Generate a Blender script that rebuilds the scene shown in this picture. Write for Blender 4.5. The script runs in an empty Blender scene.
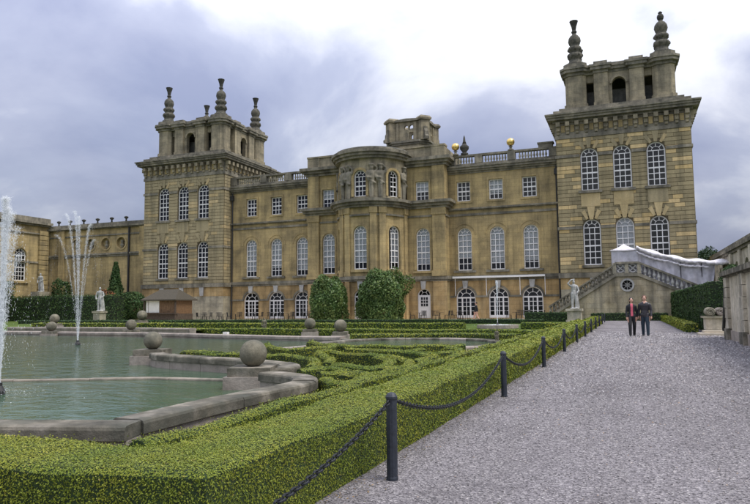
import bpy, bmesh, math, random
import numpy as np
from mathutils import Vector, Matrix
from mathutils.geometry import tessellate_polygon
random.seed(7); rng = np.random.default_rng(11)
R = math.radians
scene = bpy.context.scene
COL = scene.collection

# ------------------------------------------------------------------ camera
CAM = Vector((0, 0, 1.32))
YAW, PIT, ROL, FPX = 0.374, 0.0864, -0.0103, 641.29
fw = Vector((-math.sin(YAW)*math.cos(PIT), math.cos(YAW)*math.cos(PIT), math.sin(PIT)))
rt = Vector((math.cos(YAW), math.sin(YAW), 0)); up = rt.cross(fw)
r2 = math.cos(ROL)*rt + math.sin(ROL)*up; u2 = math.cos(ROL)*up - math.sin(ROL)*rt
cd = bpy.data.cameras.new('camera'); cam = bpy.data.objects.new('camera', cd); COL.objects.link(cam)
m3 = Matrix((r2, u2, -fw)).transposed()
cam.matrix_world = Matrix.Translation(CAM) @ m3.to_4x4()
cd.sensor_width = 36; cd.sensor_fit = 'HORIZONTAL'; cd.lens = 36*FPX/750; cd.clip_end = 4000; cd.clip_start = .05
scene.camera = cam

# ------------------------------------------------------------------ world and sun
SUN_EL, SUN_AZ = R(60), R(97)          # azimuth from +Y towards +X
w = bpy.data.worlds.new('World'); scene.world = w; w.use_nodes = True
nt = w.node_tree; nt.nodes.clear()
def N(t, **k):
    n = nt.nodes.new(t)
    for a, b in k.items(): setattr(n, a, b)
    return n
L = nt.links.new
out = N('ShaderNodeOutputWorld'); tc = N('ShaderNodeTexCoord')
sky = N('ShaderNodeTexSky', sky_type='NISHITA'); sky.sun_disc = False
sky.sun_elevation = SUN_EL; sky.sun_rotation = SUN_AZ; sky.air_density = 1.0; sky.dust_density = 1.5; sky.ozone_density = 2.5
bg1 = N('ShaderNodeBackground'); bg1.inputs[1].default_value = .10; L(sky.outputs[0], bg1.inputs[0])
# cloud sheet: direction projected on a high plane
sep = N('ShaderNodeSeparateXYZ'); L(tc.outputs['Generated'], sep.inputs[0])
zc = N('ShaderNodeMath', operation='MAXIMUM'); zc.inputs[1].default_value = 0.0; L(sep.outputs[2], zc.inputs[0])
zp = N('ShaderNodeMath', operation='ADD'); zp.inputs[1].default_value = .62; L(zc.outputs[0], zp.inputs[0])
dv = N('ShaderNodeVectorMath', operation='DIVIDE'); L(tc.outputs['Generated'], dv.inputs[0])
cb = N('ShaderNodeCombineXYZ'); 
for i in range(3): L(zp.outputs[0], cb.inputs[i])
L(cb.outputs[0], dv.inputs[1])
mp = N('ShaderNodeMapping'); mp.inputs['Location'].default_value = (13.2, 9.4, 0); L(dv.outputs[0], mp.inputs[0])
n1 = N('ShaderNodeTexNoise'); n1.inputs['Scale'].default_value = 2.0; n1.inputs['Detail'].default_value = 9; n1.inputs['Roughness'].default_value = .52; n1.inputs['Distortion'].default_value = .25
L(mp.outputs[0], n1.inputs['Vector'])
rp = N('ShaderNodeValToRGB'); e = rp.color_ramp.elements
e[0].position = .34; e[0].color = (.265, .295, .43, 1); e[1].position = .66; e[1].color = (.88, .89, .90, 1)
x = e.new(.46); x.color = (.385, .415, .54, 1); x = e.new(.54); x.color = (.62, .64, .72, 1)
L(n1.outputs['Fac'], rp.inputs[0])
bg2 = N('ShaderNodeBackground'); L(rp.outputs[0], bg2.inputs[0])
ov = N('ShaderNodeMath', operation='MULTIPLY_ADD'); L(zc.outputs[0], ov.inputs[0]); ov.inputs[1].default_value = 1.55; ov.inputs[2].default_value = .40; L(ov.outputs[0], bg2.inputs[1])   # overcast sky: brighter towards the zenith
n2 = N('ShaderNodeTexNoise'); n2.inputs['Scale'].default_value = 1.1; n2.inputs['Detail'].default_value = 5; L(mp.outputs[0], n2.inputs['Vector'])
cm = N('ShaderNodeMapRange'); cm.inputs[1].default_value = .35; cm.inputs[2].default_value = .55; cm.inputs[3].default_value = .8; cm.inputs[4].default_value = .98; L(n2.outputs['Fac'], cm.inputs[0])
mx = N('ShaderNodeMixShader'); L(cm.outputs[0], mx.inputs[0]); L(bg1.outputs[0], mx.inputs[1]); L(bg2.outputs[0], mx.inputs[2])
L(mx.outputs[0], out.inputs[0])
sd = bpy.data.lights.new('sun', 'SUN'); sd.energy = 1.5; sd.angle = R(24); sd.color = (1, .95, .86)
so = bpy.data.objects.new('sun', sd); COL.objects.link(so)
sv = Vector((math.cos(SUN_EL)*math.sin(SUN_AZ), math.cos(SUN_EL)*math.cos(SUN_AZ), math.sin(SUN_EL)))
so.rotation_euler = sv.to_track_quat('Z', 'Y').to_euler(); so.location = (30, 20, 60)
scene.render.engine = 'CYCLES'
scene.view_settings.view_transform = 'Standard'; scene.view_settings.look = 'None'
scene.view_settings.exposure = 0.78; scene.view_settings.gamma = 1

# ------------------------------------------------------------------ materials
MATS = {}
class NB:
    def __init__(s, name):
        s.m = bpy.data.materials.new(name); s.m.use_nodes = True; s.t = s.m.node_tree; s.t.nodes.clear()
        s.out = s.n('ShaderNodeOutputMaterial'); s.p = s.n('ShaderNodeBsdfPrincipled'); s.l(s.p.outputs[0], s.out.inputs[0])
    def n(s, t, **k):
        n = s.t.nodes.new(t)
        for a, b in k.items(): setattr(n, a, b)
        return n
    def l(s, a, b): s.t.links.new(a, b)
    def pos(s): return s.n('ShaderNodeNewGeometry').outputs['Position']
    def noise(s, vec, scale, detail=5, rough=.55, dist=0):
        n = s.n('ShaderNodeTexNoise'); s.l(vec, n.inputs['Vector']); n.inputs['Scale'].default_value = scale
        n.inputs['Detail'].default_value = detail; n.inputs['Roughness'].default_value = rough; n.inputs['Distortion'].default_value = dist
        return n.outputs['Fac']
    def ramp(s, fac, stops):
        r = s.n('ShaderNodeValToRGB'); s.l(fac, r.inputs[0]); el = r.color_ramp.elements
        el[0].position, el[0].color = stops[0][0], (*stops[0][1], 1); el[1].position, el[1].color = stops[-1][0], (*stops[-1][1], 1)
        for p, c in stops[1:-1]: q = el.new(p); q.color = (*c, 1)
        return r.outputs[0]
    def mix(s, a, b, fac, mode='MIX'):
        m = s.n('ShaderNodeMix', data_type='RGBA', blend_type=mode)
        if hasattr(fac, 'links'): s.l(fac, m.inputs[0])
        else: m.inputs[0].default_value = fac
        for v, i in ((a, 6), (b, 7)):
            if hasattr(v, 'links'): s.l(v, m.inputs[i])
            else: m.inputs[i].default_value = (*v, 1)
        return m.outputs[2]
    def mapv(s, vec, sc=(1, 1, 1), loc=(0, 0, 0)):
        m = s.n('ShaderNodeMapping'); s.l(vec, m.inputs[0]); m.inputs['Scale'].default_value = sc; m.inputs['Location'].default_value = loc
        return m.outputs[0]
    def bump(s, h, strength=.4, dist=.02, prev=None):
        b = s.n('ShaderNodeBump'); s.l(h, b.inputs['Height']); b.inputs['Strength'].default_value = strength; b.inputs['Distance'].default_value = dist
        if prev: s.l(prev, b.inputs['Normal'])
        s.l(b.outputs[0], s.p.inputs['Normal']); return b.outputs[0]
    def fin(s, col=None, rough=.8, metal=0, spec=None):
        if col is not None:
            if hasattr(col, 'links'): s.l(col, s.p.inputs['Base Color'])
            else: s.p.inputs['Base Color'].default_value = (*col, 1)
        s.p.inputs['Roughness'].default_value = rough; s.p.inputs['Metallic'].default_value = metal
        if spec is not None: s.p.inputs['Specular IOR Level'].default_value = spec
        MATS[s.m.name] = s.m; return s.m
def sc(c, k): return tuple(a*k for a in c)

def stone(name, c1, c2, c3, nscale=.5, joints=None, stain=.5, bump=.35, tint=None, lich=0):
    b = NB(name); p = b.pos()
    big = b.noise(p, nscale, 6, .6, .3)
    col = b.ramp(big, [(.33, c1), (.52, c2), (.70, c3)])
    if tint == 'object':
        oi = b.n('ShaderNodeObjectInfo'); t = oi.outputs['Random']
        col = b.mix(col, b.ramp(t, [(0, sc(c2, .74)), (.45, sc(c2, .92)), (.79, sc(c2, 1.12)), (.82, (.60, .44, .20)), (1, (.74, .56, .29))]), .86)
    elif tint == 'island':
        g = b.n('ShaderNodeNewGeometry'); t = g.outputs['Random Per Island']
        col = b.mix(col, b.ramp(t, [(0, sc(c2, .80)), (.5, c2), (.86, sc(c2, 1.15)), (.90, (.54, .41, .21)), (1, (.64, .50, .28))]), .75)
    # streaks running down the wall
    st = b.noise(b.mapv(p, (1.7, 1.7, .14)), 1.0, 5, .6)
    col = b.mix(col, b.ramp(st, [(.42, (1, 1, 1)), (.68, (1-stain, 1-stain*.96, 1-stain*.9))]), 1.0, 'MULTIPLY')
    fine = b.noise(p, 9, 6, .7)
    col = b.mix(col, b.ramp(fine, [(.3, (.82, .82, .82)), (.7, (1.12, 1.12, 1.12))]), 1.0, 'MULTIPLY')
    if lich:
        lc = b.noise(p, 5, 8, .65)
        col = b.mix(col, b.ramp(lc, [(0, (.05, .055, .04)), (1, (.13, .13, .11))]), b.ramp(b.noise(p, 1.6, 8, .7), [(.5, (0, 0, 0)), (.62, (lich, lich, lich))]))
    h = fine
    if joints:
        s_ = b.n('ShaderNodeSeparateXYZ'); b.l(p, s_.inputs[0])
        ad = b.n('ShaderNodeMath', operation='ADD'); b.l(s_.outputs[0], ad.inputs[0]); b.l(s_.outputs[1], ad.inputs[1])
        cc = b.n('ShaderNodeCombineXYZ'); b.l(ad.outputs[0], cc.inputs[0]); b.l(s_.outputs[2], cc.inputs[1])
        br = b.n('ShaderNodeTexBrick'); b.l(cc.outputs[0], br.inputs['Vector']); br.inputs['Scale'].default_value = 1
        br.inputs['Brick Width'].default_value = joints[0]; br.inputs['Row Height'].default_value = joints[1]; br.inputs['Mortar Size'].default_value = .012
        br.inputs['Color1'].default_value = (.86, .86, .86, 1); br.inputs['Color2'].default_value = (1.1, 1.08, 1.02, 1); br.inputs['Mortar'].default_value = (.62, .6, .56, 1)
        col = b.mix(col, br.outputs['Color'], joints[2], 'MULTIPLY')
    b.bump(h, bump, .03)
    return b.fin(col, .9, spec=.2)
stone('stone_ashlar', (.275, .22, .125), (.45, .35, .18), (.56, .43, .215), .42, (1.05, .42, .75), .38)
stone('stone_course', (.235, .195, .115), (.375, .312, .182), (.475, .39, .225), .5, None, .38, tint='object')
stone('stone_course_far', (.245, .205, .125), (.38, .318, .192), (.475, .395, .238), .5, None, .38, tint='island')
stone('stone_backing', (0.105, 0.084, 0.051), (0.143, 0.117, 0.072), (0.180, 0.150, 0.090), .6, None, .3)
stone('stone_orange', (.30, .215, .11), (.46, .325, .16), (.58, .44, .24), .4, (1.2, .5, .9), .42)
stone('stone_trim', (.14, .128, .10), (.265, .24, .185), (.38, .34, .26), .7, None, .5, lich=.4)
stone('stone_weathered', (.19, .17, .125), (.345, .30, .21), (.46, .395, .275), .6, (1.05, .42, .8), .42, lich=.2)
stone('stone_pale', (0.288, 0.264, 0.201), (0.408, 0.372, 0.283), (0.504, 0.456, 0.342), .8, (1.0, .4, .7), .35)
stone('stone_stair', (.33, .275, .175), (.49, .42, .295), (.60, .53, .39), .55, (1.3, .5, 1.0), .5, lich=.3)
stone('stone_key', (.33, .33, .31), (.45, .44, .42), (.55, .54, .5), 1.5, None, .25)
stone('stone_apron', (.44, .345, .18), (.52, .41, .22), (.58, .46, .26), .8, None, .2)
stone('stone_kerb', (.075, .07, .052), (.20, .18, .14), (.40, .355, .295), 2.4, None, .5, .6, lich=.6)
stone('stone_plinth', (0.273, 0.232, 0.198), (0.378, 0.324, 0.281), (0.462, 0.400, 0.352), 1.6, None, .4, .5, lich=.35)
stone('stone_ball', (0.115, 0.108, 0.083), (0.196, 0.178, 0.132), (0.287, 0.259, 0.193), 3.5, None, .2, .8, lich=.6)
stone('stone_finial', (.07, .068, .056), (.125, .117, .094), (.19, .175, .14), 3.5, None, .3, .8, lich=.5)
stone('stone_statue', (.30, .30, .29), (.45, .45, .43), (.58, .57, .54), 3, None, .3, .4)
stone('stone_roof', (0.098, 0.098, 0.092), (0.154, 0.154, 0.140), (0.210, 0.203, 0.182), 1.2, None, .3, lich=.4)
stone('stone_wall', (.42, .37, .28), (.60, .54, .43), (.70, .64, .52), 1.1, None, .45, .5, lich=.3)
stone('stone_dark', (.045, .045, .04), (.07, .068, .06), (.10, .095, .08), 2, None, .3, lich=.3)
stone('stone_rim', (.22, .19, .15), (.30, .26, .21), (.36, .31, .26), 2.5, None, .3, .4, lich=.5)

def plain(name, col, rough=.6, metal=0, nz=None, var=.15, bump=0, spec=None):
    b = NB(name); c = col
    if nz:
        f = b.noise(b.pos(), nz, 6, .6)
        c = b.ramp(f, [(.3, sc(col, 1-var)), (.7, sc(col, 1+var))])
        if bump: b.bump(f, bump, .01)
    return b.fin(c, rough, metal, spec)
plain('paint_white', (.78, .77, .76), .45, nz=6, var=.07)
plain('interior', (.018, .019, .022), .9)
plain('blind', (.74, .74, .75), .8, nz=2.5, var=.12)
plain('iron', (.018, .02, .024), .5, .3, nz=30, var=.3, bump=.2)
plain('post_paint', (.022, .027, .038), .5, 0, nz=22, var=.35, bump=.25)
plain('lead_pipe', (.03, .03, .03), .7, nz=3, var=.3)
plain('gold', (.80, .58, .20), .32, .85, nz=5, var=.1)
plain('tarp', (.70, .67, .70), .5, nz=3.2, var=.16, bump=.8)
plain('tarp_sheet', (.47, .46, .51), .45, nz=2.6, var=.22, bump=1.0)
plain('timber', (.15, .085, .04), .75, nz=5, var=.35, bump=.3)
plain('timber_dark', (.07, .05, .035), .8, nz=6, var=.35, bump=.3)
plain('board_white', (.72, .70, .64), .7, nz=4, var=.08)
plain('thatch', (.07, .06, .043), .95, nz=14, var=.4, bump=.8)
plain('skin', (.52, .30, .22), .55)
plain('hair_dark', (.018, .013, .011), .5)
plain('hair_red', (.13, .055, .03), .55)
plain('cloth_black', (.014, .014, .017), .75, nz=20, var=.3)
plain('leather', (.028, .026, .032), .42, nz=18, var=.35, bump=.3)
plain('cloth_pink', (.62, .12, .17), .8, nz=12, var=.15)
plain('denim', (.022, .038, .055), .85, nz=25, var=.3)
plain('cloth_grey', (.05, .05, .055), .85, nz=25, var=.3)
plain('shoe', (.012, .011, .011), .5)
plain('nozzle', (.02, .02, .02), .6)
plain('bark', (.09, .065, .045), .9, nz=12, var=.4, bump=.6)
plain('box_white', (.7, .68, .64), .7)
plain('slab_pale', (.48, .42, .33), .85, nz=4, var=.15, bump=.3)

def glass():
    b = NB('window_glass'); b.t.nodes.remove(b.p)
    g = b.n('ShaderNodeBsdfGlossy'); g.inputs['Roughness'].default_value = .04; g.inputs['Color'].default_value = (.9, .93, 1, 1)
    t = b.n('ShaderNodeBsdfTransparent'); t.inputs['Color'].default_value = (.86, .88, .89, 1)
    f = b.n('ShaderNodeFresnel'); f.inputs['IOR'].default_value = 1.45
    wv = b.noise(b.pos(), 1.3, 2); bp = b.n('ShaderNodeBump'); b.l(wv, bp.inputs['Height']); bp.inputs['Strength'].default_value = .12; bp.inputs['Distance'].default_value = .05
    b.l(bp.outputs[0], g.inputs['Normal'])
    m = b.n('ShaderNodeMixShader'); b.l(f.outputs[0], m.inputs[0]); b.l(t.outputs[0], m.inputs[1]); b.l(g.outputs[0], m.inputs[2])
    b.l(m.outputs[0], b.out.inputs[0]); MATS['window_glass'] = b.m
glass()
def leafmat(name, stops, trans=.25, rough=.5):
    b = NB(name); g = b.n('ShaderNodeNewGeometry')
    col = b.ramp(g.outputs['Random Per Island'], stops)
    big = b.noise(g.outputs['Position'], 1.1, 4, .6)
    col = b.mix(col, b.ramp(big, [(.34, (.68, .80, .68)), (.5, (1, 1, 1)), (.66, (1.26, 1.12, 1.0))]), 1, 'MULTIPLY')
    b.fin(col, rough, spec=.25)
    tr = b.n('ShaderNodeBsdfTranslucent'); b.l(col, tr.inputs[0])
    m = b.n('ShaderNodeMixShader'); m.inputs[0].default_value = trans; b.l(b.p.outputs[0], m.inputs[1]); b.l(tr.outputs[0], m.inputs[2]); b.l(m.outputs[0], b.out.inputs[0])
leafmat('leaf_box', [(0, (.13, .17, .02)), (.4, (.19, .232, .026)), (.8, (.235, .27, .031)), (.98, (.28, .30, .04)), (1, (.34, .27, .08))], .06)
leafmat('leaf_yew', [(0, (.022, .05, .015)), (.5, (.04, .082, .024)), (1, (.075, .125, .038))], .12, .6)
leafmat('leaf_bush', [(0, (.045, .085, .026)), (.5, (.09, .155, .045)), (1, (.19, .26, .09))], .18, .38)
leafmat('leaf_tree', [(0, (.018, .04, .016)), (.5, (.03, .06, .025)), (1, (.06, .095, .035))], .15)
leafmat('leaf_rust', [(0, (.10, .09, .04)), (.5, (.22, .09, .045)), (1, (.34, .15, .07))], .15)
plain('hedge_core', (.02, .038, .009), .9, nz=22, var=.5, bump=.6)  # near-black green stands in for the shade deep between the leaves
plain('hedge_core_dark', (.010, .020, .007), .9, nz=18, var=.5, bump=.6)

def ground_mats():
    b = NB('grass'); p = b.pos()
    col = b.mix(b.ramp(b.noise(p, .35, 5, .6), [(.3, (.055, .095, .022)), (.7, (.115, .155, .04))]), b.ramp(b.noise(p, 25, 6, .8), [(.3, (.6, .6, .6)), (.7, (1.3, 1.3, 1.2))]), 1, 'MULTIPLY')
    b.bump(b.noise(p, 40, 4, .8), .7, .03); b.fin(col, .9, spec=.1)
    b = NB('gravel'); p = b.pos()
    v = b.n('ShaderNodeTexVoronoi'); b.l(p, v.inputs['Vector']); v.inputs['Scale'].default_value = 58; v.inputs['Randomness'].default_value = 1
    hs = b.n('ShaderNodeSeparateColor'); b.l(v.outputs['Color'], hs.inputs[0])
    col = b.ramp(hs.outputs[0], [(0, (.12, .111, .115)), (.35, (.183, .171, .176)), (.7, (.24, .224, .23)), (.93, (.31, .29, .29)), (1, (.40, .38, .37))])
    col = b.mix(col, b.ramp(b.noise(p, .5, 7, .65, .4), [(.32, (.72, .71, .72)), (.5, (1, 1, 1)), (.72, (1.15, 1.14, 1.14))]), 1, 'MULTIPLY')
    col = b.mix(col, b.ramp(b.noise(b.mapv(p, (2.2, .16, 1)), 1, 5, .6), [(.35, (.88, .87, .86)), (.65, (1.08, 1.07, 1.08))]), 1, 'MULTIPLY')
    n_ = b.bump(v.outputs['Distance'], .9, .012); b.fin(col, .95, spec=.15)
    b = NB('pebble'); g = b.n('ShaderNodeNewGeometry')
    col = b.ramp(g.outputs['Random Per Island'], [(0, (.085, .079, .082)), (.3, (.175, .163, .168)), (.7, (.242, .226, .231)), (.93, (.325, .305, .303)), (.985, (.44, .42, .41)), (1, (.31, .225, .165))])
    b.fin(col, .85, spec=.25)
    b = NB('soil'); p = b.pos()
    col = b.ramp(b.noise(p, 6, 8, .7), [(.3, (.055, .042, .028)), (.6, (.115, .085, .058)), (.8, (.19, .14, .10))])
    b.bump(b.noise(p, 30, 6, .8), .8, .02); b.fin(col, .95, spec=.1)
    b = NB('water'); p = b.pos()
    a = b.noise(b.mapv(p, (1, 1.5, 1)), 2.6, 4, .55, .5); c = b.noise(p, 9.5, 3, .5, .3)
    ad = b.n('ShaderNodeMath', operation='MULTIPLY_ADD'); b.l(c, ad.inputs[0]); ad.inputs[1].default_value = .22; b.l(a, ad.inputs[2])
    b.bump(ad.outputs[0], .42, .06)
    col = b.ramp(b.noise(p, .35, 3), [(.3, (.040, .082, .044)), (.7, (.062, .112, .062))])
    b.fin(col, .06, spec=.5); b.p.inputs['IOR'].default_value = 1.33
    b = NB('spray'); b.p.inputs['Base Color'].default_value = (.95, .97, 1, 1); b.p.inputs['Roughness'].default_value = .3
    b.p.inputs['Alpha'].default_value = .42; MATS['spray'] = b.m
    b = NB('foam'); b.p.inputs['Base Color'].default_value = (.85, .9, .92, 1); b.p.inputs['Roughness'].default_value = .6; b.p.inputs['Alpha'].default_value = .5; MATS['foam'] = b.m
ground_mats()

# ------------------------------------------------------------------ mesh helpers
WL = {}
class MB:
    def __init__(s): s.v = []; s.f = []
    def add(s, vs, fs):
        k = len(s.v); s.v += [tuple(a) for a in vs]; s.f += [tuple(i+k for i in f) for f in fs]; return s
    def box(s, x0, x1, y0, y1, z0, z1):
        return s.add([(x0,y0,z0),(x1,y0,z0),(x1,y1,z0),(x0,y1,z0),(x0,y0,z1),(x1,y0,z1),(x1,y1,z1),(x0,y1,z1)],
                     [(0,3,2,1),(4,5,6,7),(0,1,5,4),(1,2,6,5),(2,3,7,6),(3,0,4,7)])
    def frust(s, cx, cy, z0, z1, a0, a1, n=4, rot=None, bx=1, by=1):
        rot = math.pi/4 if rot is None else rot; k0, k1 = ((2**.5, 2**.5) if n == 4 else (1, 1))
        vs = [(cx+a0*k0*bx*math.cos(rot+2*math.pi*i/n), cy+a0*k0*by*math.sin(rot+2*math.pi*i/n), z0) for i in range(n)]
        vs += [(cx+a1*k1*bx*math.cos(rot+2*math.pi*i/n), cy+a1*k1*by*math.sin(rot+2*math.pi*i/n), z1) for i in range(n)]
        return s.add(vs, [tuple(range(n))[::-1], tuple(range(n, 2*n))]+[(i, (i+1) % n, n+(i+1) % n, n+i) for i in range(n)])
    def lathe(s, cx, cy, prof, n=12):
        vs = []; fs = []
        for r, z in prof: vs += [(cx+r*math.cos(2*math.pi*i/n), cy+r*math.sin(2*math.pi*i/n), z) for i in range(n)]
        for j in range(len(prof)-1): fs += [(j*n+i, j*n+(i+1) % n, (j+1)*n+(i+1) % n, (j+1)*n+i) for i in range(n)]
        fs += [tuple(range(n))[::-1], tuple(range((len(prof)-1)*n, len(prof)*n))]
        return s.add(vs, fs)
    def tube(s, pts, r, n=6):
        pts = [Vector(p) for p in pts]; rr = r if isinstance(r, (list, tuple)) else [r]*len(pts); vs = []; fs = []
        for i, p in enumerate(pts):
            d = (pts[min(i+1, len(pts)-1)]-pts[max(i-1, 0)]).normalized()
            a = d.cross(Vector((0, 0, 1)) if abs(d.z) < .95 else Vector((1, 0, 0))).normalized(); b = d.cross(a)
            vs += [p+rr[i]*(math.cos(2*math.pi*k/n)*a+math.sin(2*math.pi*k/n)*b) for k in range(n)]
        for j in range(len(pts)-1): fs += [(j*n+i, j*n+(i+1) % n, (j+1)*n+(i+1) % n, (j+1)*n+i) for i in range(n)]
        fs += [tuple(range(n))[::-1], tuple(range((len(pts)-1)*n, len(pts)*n))]
        return s.add(vs, fs)
    def prism(s, poly, z0, z1):
        n = len(poly); vs = [(x, y, z0) for x, y in poly]+[(x, y, z1) for x, y in poly]
        tris = tessellate_polygon([[Vector((x, y, 0)) for x, y in poly]])
        return s.add(vs, [t for t in tris]+[tuple(i+n for i in t) for t in tris]+[(i, (i+1) % n, n+(i+1) % n, n+i) for i in range(n)])
    # plane-based pieces: pl.pt(u, n, z)
    def pbox(s, pl, u0, u1, n0, n1, z0, z1):
        q = [pl.pt(u, n, z) for z in (z0, z1) for u, n in ((u0, n0), (u1, n0), (u1, n1), (u0, n1))]
        return s.add(q, [(0,3,2,1),(4,5,6,7),(0,1,5,4),(1,2,6,5),(2,3,7,6),(3,0,4,7)])
    def pprism(s, pl, poly, n0, n1):
        n = len(poly); vs = [pl.pt(u, n0, z) for u, z in poly]+[pl.pt(u, n1, z) for u, z in poly]
        tris = tessellate_polygon([[Vector((x, y, 0)) for x, y in poly]])
        return s.add(vs, [t for t in tris]+[tuple(i+n for i in t) for t in tris]+[(i, (i+1) % n, n+(i+1) % n, n+i) for i in range(n)])
    def panel(s, pl, u0, u1, z0, z1, holes, depth=.45, n=0):
        loops = [[(u0, z0), (u1, z0), (u1, z1), (u0, z1)]]+holes
        flat = [p for l in loops for p in l]
        tris = tessellate_polygon([[Vector((a, b, 0)) for a, b in l] for l in loops])
        s.add([pl.pt(u, n, z) for u, z in flat], tris)
        for l in holes:
            k = len(l); s.add([pl.pt(u, n, z) for u, z in l]+[pl.pt(u, n-depth, z) for u, z in l], [(i, (i+1) % k, k+(i+1) % k, k+i) for i in range(k)])
        return s
    def build(s, name, mat, parent=None, smooth=False):
        me = bpy.data.meshes.new(name)
        a = np.array(s.v, float); c = Vector(((a[:,0].min()+a[:,0].max())/2, (a[:,1].min()+a[:,1].max())/2, a[:,2].min()))
        a = a-np.array(c); me.from_pydata(a.tolist(), [], s.f); me.update()
        for m in (mat if isinstance(mat, list) else [mat]): me.materials.append(MATS[m])
        if smooth: me.polygons.foreach_set('use_smooth', [True]*len(me.polygons))
        return link(name, me, c, parent)
def link(name, me, c, parent=None):
    o = bpy.data.objects.new(name, me); COL.objects.link(o); c = Vector(c); WL[o.name] = c
    if parent: o.parent = parent; o.location = c-WL[parent.name]
    else: o.location = c
    return o
def tag(o, label=None, cat=None, group=None, kind=None):
    if label: o['label'] = label
    if cat: o['category'] = cat
    if group: o['group'] = group
    if kind: o['kind'] = kind
    return o
def thing(name, label, cat, loc, group=None):
    o = bpy.data.objects.new(name, None); COL.objects.link(o); o.location = loc; WL[o.name] = Vector(loc); o.empty_display_size = .3
    return tag(o, label, cat, group)
def copy_tree(o, loc=None, rz=None, parent=None):
    c = o.copy(); COL.objects.link(c)
    if parent: c.parent = parent
    if loc is not None: c.location = loc; WL[c.name] = Vector(loc)
    if rz is not None: c.rotation_euler = (0, 0, rz)
    for ch in o.children: copy_tree(ch, parent=c)
    return c
class Plane:
    def __init__(s, o, u, n): s.o = Vector(o); s.u = Vector(u).normalized(); s.n = Vector(n).normalized()
    def pt(s, u, n, z): p = s.o+s.u*u+s.n*n; return (p.x, p.y, p.z+z)
def aloop(cx, z0, z1, hw, arched=True, seg=10, rise=None):
    if not arched: return [(cx-hw, z0), (cx+hw, z0), (cx+hw, z1), (cx-hw, z1)]
    zs = z1-hw
    return [(cx-hw, z0), (cx+hw, z0)]+[(cx+hw*math.cos(math.pi*i/seg), zs+hw*math.sin(math.pi*i/seg)) for i in range(seg+1)]
def numpy_mesh(name, V, nper, mat):
    me = bpy.data.meshes.new(name); n = len(V)//nper
    me.vertices.add(len(V)); me.vertices.foreach_set('co', V.astype(np.float32).ravel())
    me.loops.add(len(V)); me.loops.foreach_set('vertex_index', np.arange(len(V), dtype=np.int32))
    me.polygons.add(n); me.polygons.foreach_set('loop_start', np.arange(0, len(V), nper, dtype=np.int32))
    me.update(calc_edges=True); me.materials.append(MATS[mat]); return me

# window: frame (the part), glazing_bars, pane, blind below it
def window(parent, pl, cx, z0, z1, hw, arched=True, cols=3, rows=6, blind=None, name='window', fan=True, nin=-.2):
    fwid = .115
    lo = aloop(cx, z0, z1, hw, arched); li = aloop(cx, z0+fwid, z1-fwid, hw-fwid, arched); k = len(lo)
    f = MB(); vs = [pl.pt(u, nin, z) for u, z in lo]+[pl.pt(u, nin, z) for u, z in li]+[pl.pt(u, nin-.1, z) for u, z in li]
    f.add(vs, [(i, (i+1) % k, k+(i+1) % k, k+i) for i in range(k)]+[(k+i, k+(i+1) % k, 2*k+(i+1) % k, 2*k+i) for i in range(k)])
    fo = f.build(name, 'paint_white', parent)
    g = MB(); hi = hw-fwid; zs = z1-hw if arched else z1-fwid; bw = .037
    n0, n1 = nin-.03, nin-.075
    for i in range(1, cols):
        u = cx-hi+2*hi*i/cols; g.pbox(pl, u-bw, u+bw, n1, n0, z0+fwid, zs)
    for j in range(1, rows+(1 if arched else 0)):
        z = z0+fwid+(zs-z0-fwid)*j/rows; b_ = bw*(1.9 if j == rows//2 else 1); g.pbox(pl, cx-hi, cx+hi, n1-.004, n0+.004, z-b_, z+b_)
    if arched and fan:
        r_ = hi*.52; pts = [(cx+r_*math.cos(math.pi*i/8), zs+r_*math.sin(math.pi*i/8)) for i in range(9)]
        for i in range(8):
            (a, b_), (c, d) = pts[i], pts[i+1]
            g.pprism(pl, [(a, b_), (cx+(a-cx)*1.1, zs+(b_-zs)*1.1), (cx+(c-cx)*1.1, zs+(d-zs)*1.1), (c, d)], n1, n0)
        for t in ((45, 90, 135) if cols != 2 else (60, 120)):
            t = R(t); c_, s_ = math.cos(t), math.sin(t); a0, a1 = hi*.50, hi*1.0
            g.pprism(pl, [(cx+a0*c_-bw*s_, zs+a0*s_+bw*c_), (cx+a0*c_+bw*s_, zs+a0*s_-bw*c_), (cx+a1*c_+bw*s_, zs+a1*s_-bw*c_), (cx+a1*c_-bw*s_, zs+a1*s_+bw*c_)], n1-.003, n0+.003)
    g.build('glazing_bars', 'paint_white', fo)
    p = MB(); p.add([pl.pt(u, nin-.055, z) for u, z in li], [tuple(range(k))]); p.build('pane', 'window_glass', fo)
    if blind:
        zb = z0+(z1-z0)*blind
        bl = MB(); lb = [(u, max(z, zb)) for u, z in aloop(cx, z0, z1-.02, hw-.02, arched)]
        bl.add([pl.pt(u, nin-.2, z) for u, z in lb], [tuple(range(len(lb)))]); bl.build('blind', 'blind', fo)
    return fo
def french(parent, pl, cx, z0, z1, hw, name='french_window'):
    fo = window(parent, pl, cx, z0, z1, hw, True, 4, 1, name=name, fan=True)
    g = MB(); zs = z1-hw; n0, n1 = -.19, -.29
    for u in (-hw*.42, hw*.42): g.pbox(pl, cx+u-.075, cx+u+.075, n1, n0, z0, zs)
    g.pbox(pl, cx-hw, cx+hw, n1-.005, n0+.006, zs-.09, zs+.07)
    g.pbox(pl, cx-hw, cx+hw, n1-.006, n0+.008, z0, z0+.28)
    for j in (1, 2, 3): z = z0+.28+(zs-z0-.3)*j/4; g.pbox(pl, cx-hw+.05, cx+hw-.05, n1+.03, n0-.03, z-.025, z+.025)
    g.build('door_stiles', 'paint_white', fo)
    return fo
def keystone(mb, pl, cx, z0, z1, w0, w1, n=.16): mb.pprism(pl, [(cx-w0/2, z0), (cx+w0/2, z0), (cx+w1/2, z1), (cx-w1/2, z1)], -.02, n)
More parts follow.
